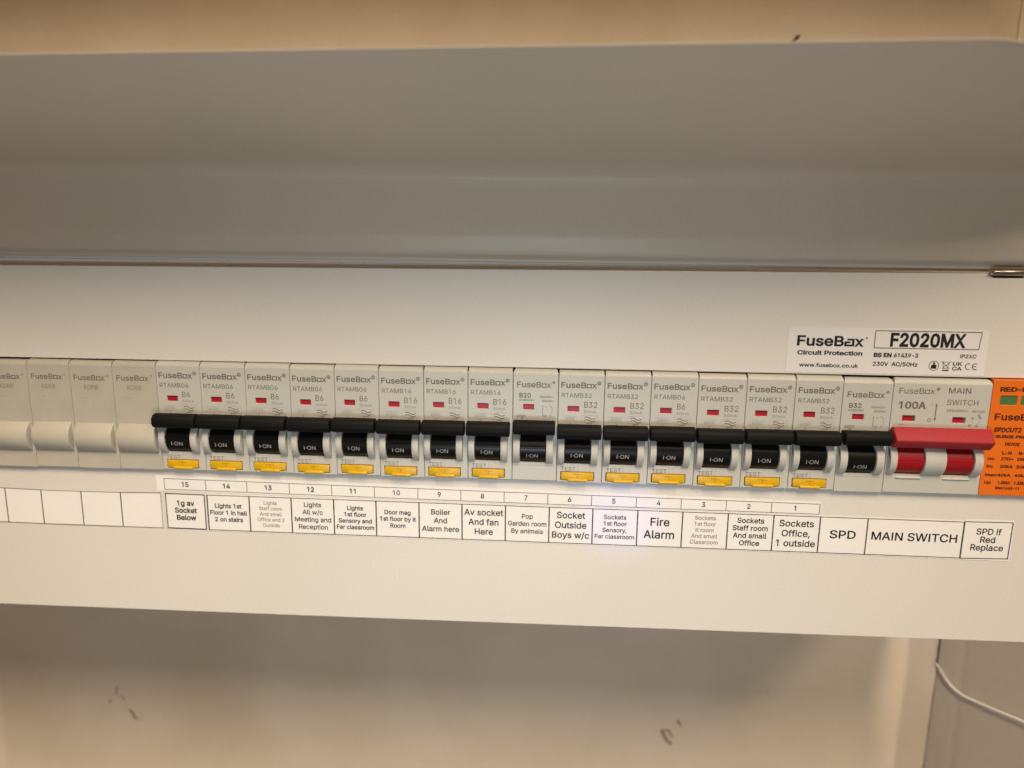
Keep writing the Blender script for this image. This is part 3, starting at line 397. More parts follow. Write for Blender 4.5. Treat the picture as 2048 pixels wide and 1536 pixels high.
_lift = [0]
def put(mb, m, text, x, z, h=None, w=None, align='l', bold=0., y=0., shear=0., track=0., rot=0., sx=1.):
    """baseline-left (or centre/right) at x,z; h = cap height in mm, w = total width in mm"""
    vs, fs, W_ = layout(text, bold, track)
    if h is None: h = w / W_ * CAP
    k = h / CAP
    kx = k * sx if w is None else w / W_
    Wt = W_ * kx
    ox = x - (Wt/2 if align == 'c' else Wt if align == 'r' else 0)
    ca, sa = math.cos(rot), math.sin(rot)
    out = []
    for a, b in vs:
        X = a*kx + shear*b*k; Z = b*k
        X += ox - x
        out.append((x + X*ca - Z*sa, y, z + X*sa + Z*ca))
    mb.add(out, fs, m)
    return Wt

def line(mb, m, pts, w, y=0., closed=False):
    v, f = strokes_quad(pts, w, closed)
    mb.add([(a, y, b) for a, b in v], f, m)

def ring(mb, m, cx, cz, r, w, y=0., n=20, a0=0, a1=360, sx=1.):
    vs = []; fs = []
    for i in range(n+1):
        t = math.radians(a0 + (a1-a0)*i/n)
        for q in (r-w/2, r+w/2): vs.append((cx + q*math.cos(t)*sx, y, cz + q*math.sin(t)))
    for i in range(n): fs.append([2*i, 2*i+1, 2*i+3, 2*i+2])
    mb.add(vs, fs, m)

def quad(mb, m, x0, x1, z0, z1, y): mb.add([(x0, y, z0), (x1, y, z0), (x1, y, z1), (x0, y, z1)], [[0, 1, 2, 3]], m)

def registered(mb, m, x, z, r, y):
    ring(mb, m, x, z, r, r*.42, y)
    put(mb, m, 'R', x, z-r*.5, h=r*1.0, align='c', y=y, bold=.03)

# ------------------------------------------------------------------ the consumer unit: cover, lid, body, hinge pin
unit = root('consumer_unit', label='long cream metal consumer unit holding the row of breakers, lid swung open', cat='consumer unit')
def zt(x): return 58.75 + (x+9)*(61.2-58.75)/387.6       # top edge of the cover
def zb(x): return -86.75 + (x+28)*(-84.2+86.75)/427       # bottom edge of the cover
XL, XR = -78.0, 404.5
out = [(XL, zb(XL)), (100, zb(100)-.25), (XR, zb(XR)), (XR, zt(XR)), (366.5+14, zt(380)), (366.5+12, zt(378)-1.5), (368.5, zt(368)-1.5), (365.5, zt(365)), (200, zt(200)), (XL, zt(XL))]
hole = [(-19.9, -22.9), (-19.9, 22.0), (190, 22.45), (399, 22.7), (399, -22.9)]
me = plate(out, [hole], 0, 1.4, .35)
mb = MB(); mb.addmesh(me, 'paint')
o = mb.obj('cover_plate', unit); shade_auto(o.data)
# body of the enclosure behind the cover
mb = MB()
mb.addmesh(boxm(XL+1, XR-1, 3.9, 109.5, -84.2, 61.6, .3), 'paint')
mb.addmesh(boxm(XL+1, XR-1, 4.3, 5.8, 61.7, 78, .2), 'paint')  # strip added behind the lid's foot to stop light leaking in
mb.obj('enclosure_body', unit)
# dark rail and chassis behind the breakers
mb = MB(); mb.addmesh(boxm(-22, 400.5, 1.6, 3.8, -27, 27), 'dark'); mb.obj('rail', unit)

# lid: a pressed tray, swung up; height field y(x, z)
def sst(a, b, t):
    t = max(0., min(1., (t-a)/(b-a))); return t*t*(3-2*t)
TIP = -70.0
def lid_ztop(x): return 121.1 + (x-52.5)*.0123
# profile of the lid's inside, hinge to front edge: (depth, height); the last stretch is placed by lid_ztop
PROF = [(3.6, 62.5), (3.4, 63.7), (2.6, 64.5), (1.7, 65.1), (1.1, 65.8), (.3, 69), (-.3, 71.4), (-.4, 72.0), (-.45, 74), (-.4, 80), (-.4, 86), (-.5, 90.2), (-.6, 91.6), (-.75, 92.8), (-.85, 93.4), (-2.4, 95.4), (-5.0, 97.3)]
def lid_pt(x, s):
    """s: 0..1 along the profile, 1..2 along the flat panel"""
    if s <= 1:
        q = s*(len(PROF)-1); i = min(int(q), len(PROF)-2); f = q-i
        (a, za), (b, zb2) = PROF[i], PROF[i+1]
        return (x, a+(b-a)*f, za+(zb2-za)*f)
    t = s-1
    y0, z0 = PROF[-1]
    z1 = lid_ztop(x)
    return (x, y0 + (TIP-y0)*t, z0 + (z1-z0)*t - .9*math.sin(math.pi*t))
def lid_right(s):
    """right-hand end of the lid: slanting in towards the front, with a rounded corner"""
    t = max(0, s-1)
    r = 404 - 76*t**3.6
    if t > .80: r -= 7*(1-math.sqrt(max(0, 1-((t-.80)/.20)**2)))
    return r
nu = len(PROF)-1
SS = [i/(2*nu) for i in range(2*nu+1)] + [1 + .82*i/20 for i in range(1, 21)] + [1.84, 1.86, 1.88, 1.90, 1.92, 1.94, 1.96, 1.97, 1.98, 1.985, 1.989, 1.993, 1.997, 2.0]
NU = 40
V = []; F = []
for s in SS:
    r = lid_right(s)
    for i in range(NU+1):
        x = XL + (r-XL)*i/NU
        X, y, z = lid_pt(x, s)
        e = max(0, (X-(r-5))/5)                       # the right-hand border is turned up a little
        V.append((X, y, z))
nr = NU+1
F = [[i*nr+j, i*nr+j+1, (i+1)*nr+j+1, (i+1)*nr+j] for i in range(len(SS)-1) for j in range(NU)]
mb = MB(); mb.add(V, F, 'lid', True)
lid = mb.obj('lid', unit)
sol = lid.modifiers.new('sheet', 'SOLIDIFY'); sol.thickness = .00018; sol.offset = 0
tag(lid, label='open lid standing out above the cover, seen from below')
# hinge pin
def tube(pts, r, n=12, cap=True):
    vs = []; fs = []
    P = [Vector(p) for p in pts]
    up = Vector((0, 0, 1))
    for i, p in enumerate(P):
        d = (P[min(i+1, len(P)-1)] - P[max(i-1, 0)]).normalized()
        u = d.cross(up); 
        if u.length < 1e-4: u = Vector((1, 0, 0))
        u.normalize(); v = u.cross(d)
        rr = r[i] if isinstance(r, (list, tuple)) else r
        for k in range(n):
            t = 2*math.pi*k/n; vs.append(tuple(p + (u*math.cos(t) + v*math.sin(t))*rr))
    for i in range(len(P)-1):
        for k in range(n): fs.append([i*n+k, i*n+(k+1) % n, (i+1)*n+(k+1) % n, (i+1)*n+k])
    if cap: fs += [list(range(n))[::-1], [(len(P)-1)*n+k for k in range(n)]]
    return vs, fs
mb = MB()
v, f = tube([(366.0, -.6, 60.7), (366.8, -.6, 61.2), (367.8, -.6, 61.6), (372, -.6, 61.65), (392, -.6, 61.9)], [.25, .65, 1.0, 1.02, 1.02], 14)
mb.add(v, f, 'metal', True)
tag(mb.obj('hinge_pin', unit), label='dull steel hinge pin at the upper right corner of the cover')
mb = MB(); mb.addmesh(boxm(367, 379.5, .5, 2.5, 58.9, 60.4, .1), 'dark'); mb.obj('hinge_slot', unit)

# ------------------------------------------------------------------ breakers
SEAM = [-19.4, -1.84, 15.89, 33.64, 51.71, 69.62, 87.82, 105.89, 123.7, 141.29, 159.03, 176.41, 193.95, 211.48, 229.17, 246.89, 264.62, 282.73, 300.86, 318.37, 336.59, None, 372.32]
def hump(R, y0, z0, za, zb_, n=14, back=0.0):
    """(y,z) arc bulging towards the viewer between heights za > zb_"""
    pts = []
    for i in range(n+1):
        z = za + (zb_-za)*i/n
        pts.append((y0 - math.sqrt(max(0, R*R-(z-z0)**2)), z))
    return [(back, za)] + pts + [(back, zb_)]

def module_body(w, holes, nose, mt, rtop=.3, bigr=False, dz=0.):
    """front slab with openings, sloping top shoulder, side walls and curved guards"""
    mb = MB()
    rt = .9 if bigr else rtop
    ol = rrect(0, w, -22.4, 20.4, (.15, .15, .12, .12))
    me = plate(ol, holes, -2, .9, .16); mb.addmesh(me, mt)
    # shoulder: loft from the face's top edge back to the underside of the cover
    V = []; F = []
    prof = [(-1.84, 20.34, .12), (-1.72, 20.75, .10), (-1.35, 21.3, .3), (-.6, 21.75, rt*.55), (.4, 22.05, rt), (3.0, 22.1, rt)]
    for y, z, ins in prof:
        zz = z; V += [(ins, y, zz), (w-ins*(1.0), y, zz)]
    base = [(.0, 20.2), (w, 20.2)]
    n = len(prof)
    F = [[2*i, 2*i+1, 2*i+3, 2*i+2] for i in range(n-1)]
    # side skins of the shoulder
    k = len(V)
    V += [(0, -1.84, 20.0), (0, 3.0, 20.0), (w, -1.84, 20.0), (w, 3.0, 20.0)]
    F += [[k] + [2*i for i in range(n)] + [k+1], [k+2] + [2*i+1 for i in range(n)] + [k+3]]
    mb.add(V, F, mt)
    # bulk behind
    mb.addmesh(boxm(.12, w-.12, .9, 3.2, -22.3, 20.2, 0), mt)
    for (x0, x1, za, zb_, R, yc, zc) in nose:
        me = prism(hump(R, yc, zc, za, zb_), x0, x1, .22, 2); mb.addmesh(me, mt)
    m = mb.mesh('body'); shade_auto(m, 30)
    return m

NOSE = (7.2, 1.9, -9.35)
WIN = (3.61, 8.04, 6.1, 8.3)
Wm = 17.62
def hole(x0, x1, z0, z1, r=.12): return rrect(x0, x1, z0, z1, (r,)*4, 2)

# shared meshes --------------------------------------------------------
def rcbo_body():
    return module_body(Wm, [hole(*WIN), hole(1.45, 14.75, -21.75, -18.1), hole(2.85, 13.05, -14.75, 1.0)],
        [(.35, 2.75, -1.6, -15.2, *NOSE), (13.15, 15.75, -1.6, -15.2, *NOSE)], 'plastic')
def mcb_body():
    return module_body(Wm, [hole(3.97, 8.25, 6.18, 8.34), hole(3.1, 13.3, -14.9, 1.5)],
        [(.3, 3.0, -.6, -15.5, *NOSE), (13.4, 16.2, -.6, -15.5, *NOSE)], 'plastic', bigr=True)
BODY_R, BODY_M = rcbo_body(), mcb_body()

def barrel_mesh(x0, x1, m, ridges=True, bottom=-14.2):
    R, y0, z0 = 6.35, 1.75, -9.35
    pts = [(2.6, -1.0)]
    prof = []
    z = -1.6
    zz = [-1.6, -3.6, -5.0, -6.4, -7.6, -8.0, -8.05, -8.7, -8.75, -9.6, -10.6, -11.6, -12.6, -13.4, bottom]
    for q in zz:
        r = R
        if -7.7 < q: r = R - .45
        if -8.72 < q < -7.9 and ridges: r = R + .12
        if q == -8.0: r = R - .45
        prof.append((y0 - math.sqrt(max(.1, r*r-(q-z0)**2)), q))
    pts = [(2.6, -1.6)] + prof + [(2.6, bottom)]
    mb = MB(); mb.addmesh(prism(pts, x0, x1, .06, 1), m)
    me = mb.mesh('toggle'); shade_auto(me, 25); return me
def bar_section(top, bot):
    k = (top-bot)/5.6
    pt = [(-2.6, 1.3), (-4.9, 1.9), (-7.2, 1.5), (-8.3, .3), (-8.5, -1.6), (-7.6, -3.2), (-6.2, -3.7), (-3.4, -3.7), (-2.6, -2.4)]
    return [(y, top + (z-1.9)*k) for y, z in pt]
def bar_mesh(top, bot, x0, x1, m, sec=None, bev=.45):
    mb = MB(); mb.addmesh(prism(sec or bar_section(top, bot), x0, x1, bev, 3), m)
    me = mb.mesh('toggle_bar'); shade_auto(me, 40); return me
BARREL = barrel_mesh(2.95, 12.95, 'gloss'); BARREL_M = barrel_mesh(3.2, 13.2, 'gloss', bottom=-14.0)
BAR = bar_mesh(1.85, -3.85, -.25, 16.75, 'black')
BAR_M = bar_mesh(2.8, -2.75, .35, 16.75, 'black')

def on_text(x0, x1, zc):
    mb = MB(); put(mb, 'white_print', 'I·ON', x0, 0, h=1.62, w=x1-x0, bold=.0)
    a = math.asin((zc+9.35)/6.4); y = 1.75 - math.sqrt(6.4**2-(zc+9.35)**2) - .10
    # lean with the curve of the barrel
    mb.v = [(X, y + (Z-.8)*math.sin(a) - .05, zc - .8 + Z*math.cos(a)) for X, Y, Z in mb.v]
    return mb.mesh('on_lettering')
ON = on_text(5.15, 10.2, -10.7); ON_M = on_text(5.4, 10.4, -11.6)

def flag_mesh(w):
    mb = MB(); mb.addmesh(boxm(w[0]-.2, w[1]+.2, -1.35, -.4, w[2]-.2, w[3]+.2, 0), 'flag'); return mb.mesh('indicator_flag')
FLAG = flag_mesh(WIN); FLAG_M = flag_mesh((3.97, 8.25, 6.18, 8.34))

def button_meshes():
    mb = MB(); mb.addmesh(boxm(1.75, 14.5, -2.35, .4, -21.5, -18.35, .25), 'yellow')
    b = mb.mesh('test_button'); shade_auto(b)
    mb = MB()
    me = prism([(-2.0, -20.8), (-2.7, -20.95), (-3.0, -21.3), (-2.9, -21.9), (-2.0, -22.05)], 4.5, 12.2, .2, 2)
    mb.addmesh(me, 'yellow')
    l = mb.mesh('button_lip'); shade_auto(l)
    mb = MB(); quad(mb, 'print_btn', 6.6, 9.9, -19.15, -18.97, -2.42); quad(mb, 'print_btn', 8.05, 8.3, -20.5, -19.2, -2.42)
    t = mb.mesh('button_mark'); return b, l, t

BTN, LIP, BTNM = button_meshes()

YF = -2.06
def rcbo_print(code, rating):
    mb = MB()
    put(mb, 'print', 'FuseB#x', .75, 15.55, h=2.15, w=13.9, bold=.022, y=YF)
    registered(mb, 'print', 15.55, 17.55, .62, YF)
    put(mb, 'print', code, .95, 11.75, h=1.72, w=12.1 if len(code) == 7 else 12, bold=.0, y=YF)
    put(mb, 'print', rating, 9.75, 7.85, h=2.25, w=3.6 if len(rating) == 2 else 5.6, bold=.0, y=YF)
    put(mb, 'print_light', '30mA', 9.75, 5.75, h=1.0, w=5.0, bold=.0, y=YF)
    put(mb, 'print_light', '6000', 2.55, 2.8, h=1.1, w=4.1, bold=.0, y=YF)
    line(mb, 'print_faint2', [(1.9, 2.3), (7.3, 2.3), (7.3, 4.35), (1.9, 4.35)], .09, YF, True)
    for q in (3.75, 2.75): line(mb, 'print', [(10.4+i*.4, q + .42*math.sin(i*.4*2*math.pi/4.4+.5)) for i in range(11)], .3, YF)
    line(mb, 'print_faint2', [(9.3, 1.95), (15.4, 1.95), (15.4, 4.75), (9.3, 4.75)], .09, YF, True)
    line(mb, 'print_light', [(4.7, 1.9), (5.0, 1.1)], .22, YF); line(mb, 'print_light', [(11.4, 1.7), (13.2, 1.7)], .2, YF)
    line(mb, 'print_light', [(11.5, 1.6), (11.5, .9)], .2, YF); line(mb, 'print_light', [(13.1, 1.6), (13.1, .9)], .2, YF)
    put(mb, 'print', 'TEST', 1.5, -17.75, h=1.55, w=6.0, y=YF)
    line(mb, 'print_faint2', [(8.2, -15.2), (8.2, -17.9)], .12, YF)
    return mb.mesh('lettering')


def tiny_rows(mb, m, x0, x1, z, h, txt, y=YF): put(mb, m, txt, x0, z, h=h, w=x1-x0, bold=.03, y=y)
def mcb_print(rating, dz=0.):
    mb = MB()
    put(mb, 'print', 'FuseB#x', 1.3, 15.1+dz, h=2.15, w=13.6, bold=.015, y=YF)
    ring(mb, 'print', 15.85, 17.2+dz, .36, .3, YF)
    put(mb, 'print', rating, 2.3, 11.05+dz, h=1.75, w=4.8, bold=.025, y=YF)
    tiny_rows(mb, 'print_light', 2.3, 8.1, 9.7+dz, .72, 'NT3B20N1')
    tiny_rows(mb, 'print_light', 10.4, 15.8, 11.05+dz, .75, '230/400V~')
    tiny_rows(mb, 'print_light', 11.5, 15.8, 9.5+dz, .72, '50/60Hz')
    tiny_rows(mb, 'print_light', 1.5, 5.0, 3.3+dz, .9, '6000')
    mb.add([(2.9, YF, 2.95+dz), (4.3, YF, 2.95+dz), (3.6, YF, 2.3+dz)], [[0, 1, 2]], 'print_light')
    line(mb, 'print_light', [(11.7, 8.0+dz), (11.7, 4.1+dz), (12.3, 3.8+dz)], .22, YF)
    ring(mb, 'print_light', 12.9, 3.95+dz, .35, .16, YF, 10); ring(mb, 'print_light', 14.7, 3.95+dz, .35, .16, YF, 10)
    line(mb, 'print_light', [(12.7, 7.6+dz), (13.2, 7.2+dz)], .2, YF)
    line(mb, 'print_light', [(14.4, 8.0+dz), (15.4, 7.0+dz), (15.4, 4.6+dz)], .14, YF)
    line(mb, 'print_faint2', [(.6, -16.2), (16.8, -16.2)], .12, YF)
    return mb.mesh('lettering')

def make_rcbo(code, rating):
    r = root('residual_current_breaker')
    link('body', BODY_R, r); 
    t = link('toggle', BARREL, r); link('toggle_bar', BAR, t); link('on_lettering', ON, t)
    link('indicator_flag', FLAG, r)
    b = link('test_button', BTN, r); link('button_lip', LIP, b); link('button_mark', BTNM, b)
    link('lettering', rcbo_print(code, rating), r)
    return r
def copy_tree(o, parent=None):
    c = o.copy(); COL.objects.link(c); c.parent = parent
    for ch in o.children: copy_tree(ch, c)
    return c
proto = {}
def place(k, maker, key, label, cat, group, dz=0., rot=0.):
    if key in proto: r = copy_tree(proto[key])
    else: r = maker(); proto[key] = r
    x0 = SEAM[k+1]; x1 = SEAM[k+2] if SEAM[k+2] is not None else SEAM[k+3]
    r.location = Vector((x0 + .08, 0, dz)) * MM
    r.scale = ((x1 - x0 - .16) / Wm, 1, 1)
    r.rotation_euler = (0, rot, 0)
    tag(r, label, cat, group)
    return r

GR = 'breakers in the row across the consumer unit'
SP = [
 (3, '06', 'B6', 'off-white breaker marked B6 over the 1g av Socket Below label, leftmost with a black toggle'),
 (4, '06', 'B6', 'off-white B6 breaker with yellow test button over the Lights 1st Floor label 14'),
 (5, '06', 'B6', 'off-white B6 breaker over the faint grey label 13 for staff room lights'),
 (6, '06', 'B6', 'off-white B6 breaker over label 12, Lights All w/c Meeting and Reception'),
 (7, '06', 'B6', 'off-white B6 breaker just left of the first B16, over label 11 Sensory and Far classroom'),
 (8, '16', 'B16', 'leftmost breaker marked B16, over label 10 Door mag'),
 (9, '16', 'B16', 'middle one of the three B16 breakers, over label 9 Boiler And Alarm here'),
 (10, '16', 'B16', 'rightmost B16 breaker, touching the B20 breaker that has no yellow button'),
 (12, '32', 'B32', 'B32 breaker directly right of the B20, over label 6 Socket Outside Boys w/c'),
 (13, '32', 'B32', 'B32 breaker over label 5, left neighbour of the lone B6 among the B32s'),
 (14, '06', 'B6', 'lone B6 breaker among the B32 ones, over label 4 Fire Alarm'),
 (15, '32', 'B32', 'B32 breaker over the faint grey label 3, right neighbour of the Fire Alarm breaker'),
 (16, '32', 'B32', 'B32 breaker with yellow button over label 2, Sockets Staff room And small Office'),
 (17, '32', 'B32', 'B32 breaker over label 1, rightmost in the row with a yellow test button'),
]
jit = {3: -.1, 4: -.12, 5: -.05, 6: -.2, 7: .1, 8: -.1, 9: .1, 10: .15, 12: -.1, 13: -.05, 14: .15, 15: -.15, 16: .05, 17: .1}
for k, c, rt, lb in SP:
    place(k, lambda: make_rcbo('RTAMB'+c, rt), c, lb, 'circuit breaker', GR, dz=jit[k])
def make_mcb(rating, dz):
    r = root('miniature_breaker')
    link('body', BODY_M, r)
    t = link('toggle', BARREL_M, r); link('toggle_bar', BAR_M, t); link('on_lettering', ON_M, t)
    link('indicator_flag', FLAG_M, r); link('lettering', mcb_print(rating, dz), r)
    return r
place(11, lambda: make_mcb('B20', 0), 'm20', 'breaker marked B20 without a yellow button, over label 7 Pop Garden room By animals', 'circuit breaker', GR, dz=.15)
place(18, lambda: make_mcb('B32', -.25), 'm32', 'breaker marked B32 without a yellow button, between label 1 breaker and the red main switch', 'circuit breaker', GR, dz=-.35)

# blanks -----------------------------------------------------------------
def make_blank():
    r = root('blanking_module')
    me = module_body(Wm, [], [(1.0, 16.6, -3.2, -15.5, *NOSE)], 'blank')
    link('body', me, r)
    mb = MB()
    put(mb, 'print', 'FuseB#x', 1.4, 14.35, h=2.1, w=13.2, bold=.012, y=YF)
    ring(mb, 'print_faint', 15.7, 16.3, .38, .2, YF)
    put(mb, 'print_faint', 'ADRB', 5.3, 10.6, h=1.75, w=6.1, bold=.0, y=YF)
    link('lettering', mb.mesh('lettering'), r)
    mb = MB()
    for a in ((3.3, 7.6, 7.3, 7.5), (3.3, 3.5, 3.4, 7.3), (7.4, 7.6, 3.4, 7.3)): mb.addmesh(boxm(a[0], a[1], -2.12, -1.9, a[2], a[3], .04, 1), 'blank')
    link('moulded_square', mb.mesh('moulded_square'), r)
    return r
for k, lb in ((-1, 'blanking module cut by the left picture edge'), (0, 'blank white module second from left, its brand print dark and crooked'),
              (1, 'middle one of the three whole blank modules, dark seam along its left side'), (2, 'blank white module touching the first black toggle breaker')):
    place(k, make_blank, 'blank', lb, 'blanking module', 'blank modules left of the breakers', dz={-1: -.9, 0: -.5, 1: -.6, 2: -.4}[k])

# main switch --------------------------------------------------------------
def make_main():
    x0 = SEAM[20]; w = 372.32 - x0 - .2
    r = root('main_switch', (x0+.1, 0, 0), label='double width main switch marked 100A with a long red toggle bar', cat='main switch', group=None)
    N = NOSE
    me = module_body(w, [hole(4.26, 9.0, 5.73, 8.0), hole(22.57, 27.4, 5.43, 7.72), hole(3.0, 13.4, -15.0, 2.5), hole(21.0, 31.3, -15.0, 2.5)],
        [(.55, 3.1, -.6, -15.6, *N), (13.35, 21.05, -.6, -15.8, *N), (31.35, 34.4, -.6, -15.9, *N)], 'plastic', bigr=True)
    link('body', me, r)
    for (a, b) in ((3.15, 13.25), (21.15, 31.2)):
        link('toggle', barrel_mesh(a, b, 'dred', True, -14.6), r)
    sec = [(-2.4, 3.2), (-4.6, 4.2), (-8.5, .4), (-8.8, -.1), (-8.6, -.7), (-6.0, -3.6), (-3.2, -3.7), (-2.4, -2.4)]
    link('toggle_bar', bar_mesh(0, 0, .2, 35.6, 'red', sec, .35), r)
    for w_ in ((4.26, 8.43, 5.73, 8.03), (22.57, 26.83, 5.43, 7.72)):
        mb = MB(); mb.addmesh(boxm(w_[0]-.2, w_[1], -1.2, -.3, w_[2]-.2, w_[3]+.2), 'flag'); link('indicator_flag', mb.mesh('flag'), r)
    mb = MB()
    put(mb, 'print', 'FuseB#x', 1.8, 16.4, h=2.15, w=13.2, bold=.0, y=YF); ring(mb, 'print', 16.1, 18.35, .38, .4, YF)
    put(mb, 'print', '100A', 2.1, 10.75, h=2.5, w=10.2, bold=.04, y=YF)
    put(mb, 'print', 'MAIN', 19.7, 16.9, h=2.0, w=8.5, bold=.01, y=YF)
    put(mb, 'print', 'SWITCH', 19.7, 12.45, h=2.0, w=11.7, bold=.0, y=YF)
    tiny_rows(mb, 'print_light', 19.9, 28.2, 9.85, .85, '230/400V~'); tiny_rows(mb, 'print_light', 29.2, 34.0, 9.8, .75, 'AC22A')
    put(mb, 'print_light', 'I', 14.3, 11.6, h=1.2, y=YF); ring(mb, 'print_light', 14.1, 6.4, .62, .26, YF, 14)
    line(mb, 'print', [(16.15, 12.0), (16.1, 7.0)], .36, YF)
    mb.add([(15.7, YF-.01, 11.9), (16.6, YF-.01, 11.9), (16.15, YF-.01, 12.9)], [[0, 1, 2]], 'print')
    mb.add([(15.65, YF-.01, 7.1), (16.55, YF-.01, 7.1), (16.1, YF-.01, 6.1)], [[0, 1, 2]], 'print')
    for (a, b) in ((29.8, 7.6), (32.6, 7.8), (32.0, 8.6), (29.0, 4.7), (31.6, 4.7)): ring(mb, 'print_light', a, b, .34, .26, YF, 10)
    line(mb, 'print_faint2', [(29.8, 7.2), (29.9, 5.0)], .14, YF); line(mb, 'print_faint2', [(32.4, 7.3), (31.8, 5.2)], .14, YF)
    line(mb, 'print_light', [(3.0, 4.6), (5.2, 4.6)], .16, YF)
    link('lettering', mb.mesh('lettering'), r)
    mb = MB()
    for a, b in ((4.3, 13.6), (21.8, 31.6)): mb.addmesh(prism([(-1.9, -15.9), (-2.55, -16.3), (-2.55, -16.55), (-1.9, -16.8)], a, b, .08, 1), 'plastic')
    link('moulded_ledge', mb.mesh('ledge'), r)
    return r
make_main()

# surge protector ------------------------------------------------------------
def make_spd():
    x0 = 372.42
    w = 26.4
    r = root('surge_protector', (x0, 0, 0), label='orange surge protection device at the right end of the row with green windows', cat='surge protector')
    mb = MB()
    me = plate(rrect(0, w, -22.5, 22.4, (.3, .3, .3, .3)), [hole(3.1, 9.2, 12.9, 16.4, .5), hole(10.6, 16.7, 12.9, 16.4, .5)], -1.95, 1.0, .25)
    mb.addmesh(me, 'orange'); mb.addmesh(boxm(.2, w-.2, 1.0, 3.2, -22.2, 22.1), 'orange')
    o = link('body', mb.mesh('body'), r); shade_auto(o.data)
    for a in (3.0, 10.5):
        mb = MB(); mb.addmesh(boxm(a-.1, a+6.4, -1.6, -.6, 12.6, 16.7, .1), 'green'); link('indicator_window', mb.mesh('w'), r)
    mb = MB(); I = 'orange_ink'; Y = -2.02
    put(mb, I, 'RED=REPLACE', 2.5, 18.1, h=1.55, w=22, bold=.05, y=Y)
    put(mb, I, 'FuseB#x', 1.75, 7.2, h=2.35, w=17, bold=.03, y=Y)
    put(mb, I, 'SPDCUT2', 2.3, 2.6, h=1.6, w=10, bold=.05, y=Y, shear=.12)
    put(mb, I, 'SURGE PROTECTION', 3.3, .25, h=1.05, w=20, bold=.05, y=Y)
    put(mb, I, 'DEVICE', 7.1, -2.6, h=1.1, w=5.3, bold=.05, y=Y)
    put(mb, I, 'L-N', 6.5, -6.1, h=1.15, w=3.6, bold=.05, y=Y); put(mb, I, 'N-PE', 12.5, -6.1, h=1.15, w=4.4, bold=.05, y=Y)
    for z, a, b, c in ((-8.4, 'Uc:', '275V~', '255V~'), (-11.4, 'In:', '20kA', '20kA'), (-17.8, 'Up:', '1.35kV', '1.35kV')):
        put(mb, I, a, 1.5, z, h=1.0, w=2.6, bold=.05, y=Y); put(mb, I, b, 6.4, z, h=1.05, w=4.7, bold=.05, y=Y); put(mb, I, c, 12.3, z, h=1.05, w=4.7, bold=.05, y=Y)
    put(mb, I, 'Imax:40kA', 1.3, -14.75, h=1.0, w=9.4, bold=.05, y=Y); put(mb, I, '40kA', 12.2, -14.75, h=1.0, w=4.6, bold=.05, y=Y)
    put(mb, I, 'EN61643-11', 5.9, -19.9, h=.95, w=9.0, bold=.05, y=Y)
    link('lettering', mb.mesh('lettering'), r)
make_spd()

# ------------------------------------------------------------------ labels stuck on the cover
def sheet(mb, m, pts, y0=-.02, y1=-.14):
    n = len(pts)
    vs = [(x, y0, z) for x, z in pts] + [(x, y1, z) for x, z in pts]
    fs = [list(range(n, 2*n))] + [[i, (i+1) % n, n+(i+1) % n, n+i] for i in range(n)]
    mb.add(vs, fs, m)
YP = -.19

# number strip
def zn_t(x): return -27.2 - (x-50)*1.75/264
def zn_b(x): return -31.85 - (x-50)*1.25/264
ns = root('number_strip', label='narrow white strip numbered 15 down to 1 under the breakers', cat='label strip')
NX = [50.4, 67.9, 85.2, 102.9, 120.5, 138.1, 155.9, 173.3, 190.8, 208.3, 225.7, 243.4, 261.0, 278.6, 296.1, 314.6]
sh = MB(); sheet(sh, 'paper', [(47.0, zn_b(47)-.8), (315.0, zn_b(315)-.5), (315.0, zn_t(315)+.9), (47.0, zn_t(47)+1.2)]); sh.obj('paper', ns)
mb = MB()
line(mb, 'ink_line', [(NX[0], zn_t(50)), (190, zn_t(190)-.1), (314.6, zn_t(314.6))], .2, YP)
line(mb, 'ink_line', [(NX[0], zn_b(50)), (190, zn_b(190)-.1), (314.6, zn_b(314.6))], .2, YP)

mb2 = MB()

for x in NX: line(mb2, 'ink_mid', [(x, zn_t(x)-.1), (x, zn_b(x)+.1)], .26, YP-.015)
mb.obj('ruled_line', ns); mb2.obj('divider', ns)
for i in range(15):
    n = str(15-i); xc = (NX[i]+NX[i+1])/2
    t = MB(); put(t, 'ink', n, xc, (zn_t(xc)+zn_b(xc))/2-.95, h=1.95, align='c', bold=.03 if i < 5 else .02, y=YP-.01, sx=.95)
    t.obj('numeral', ns)

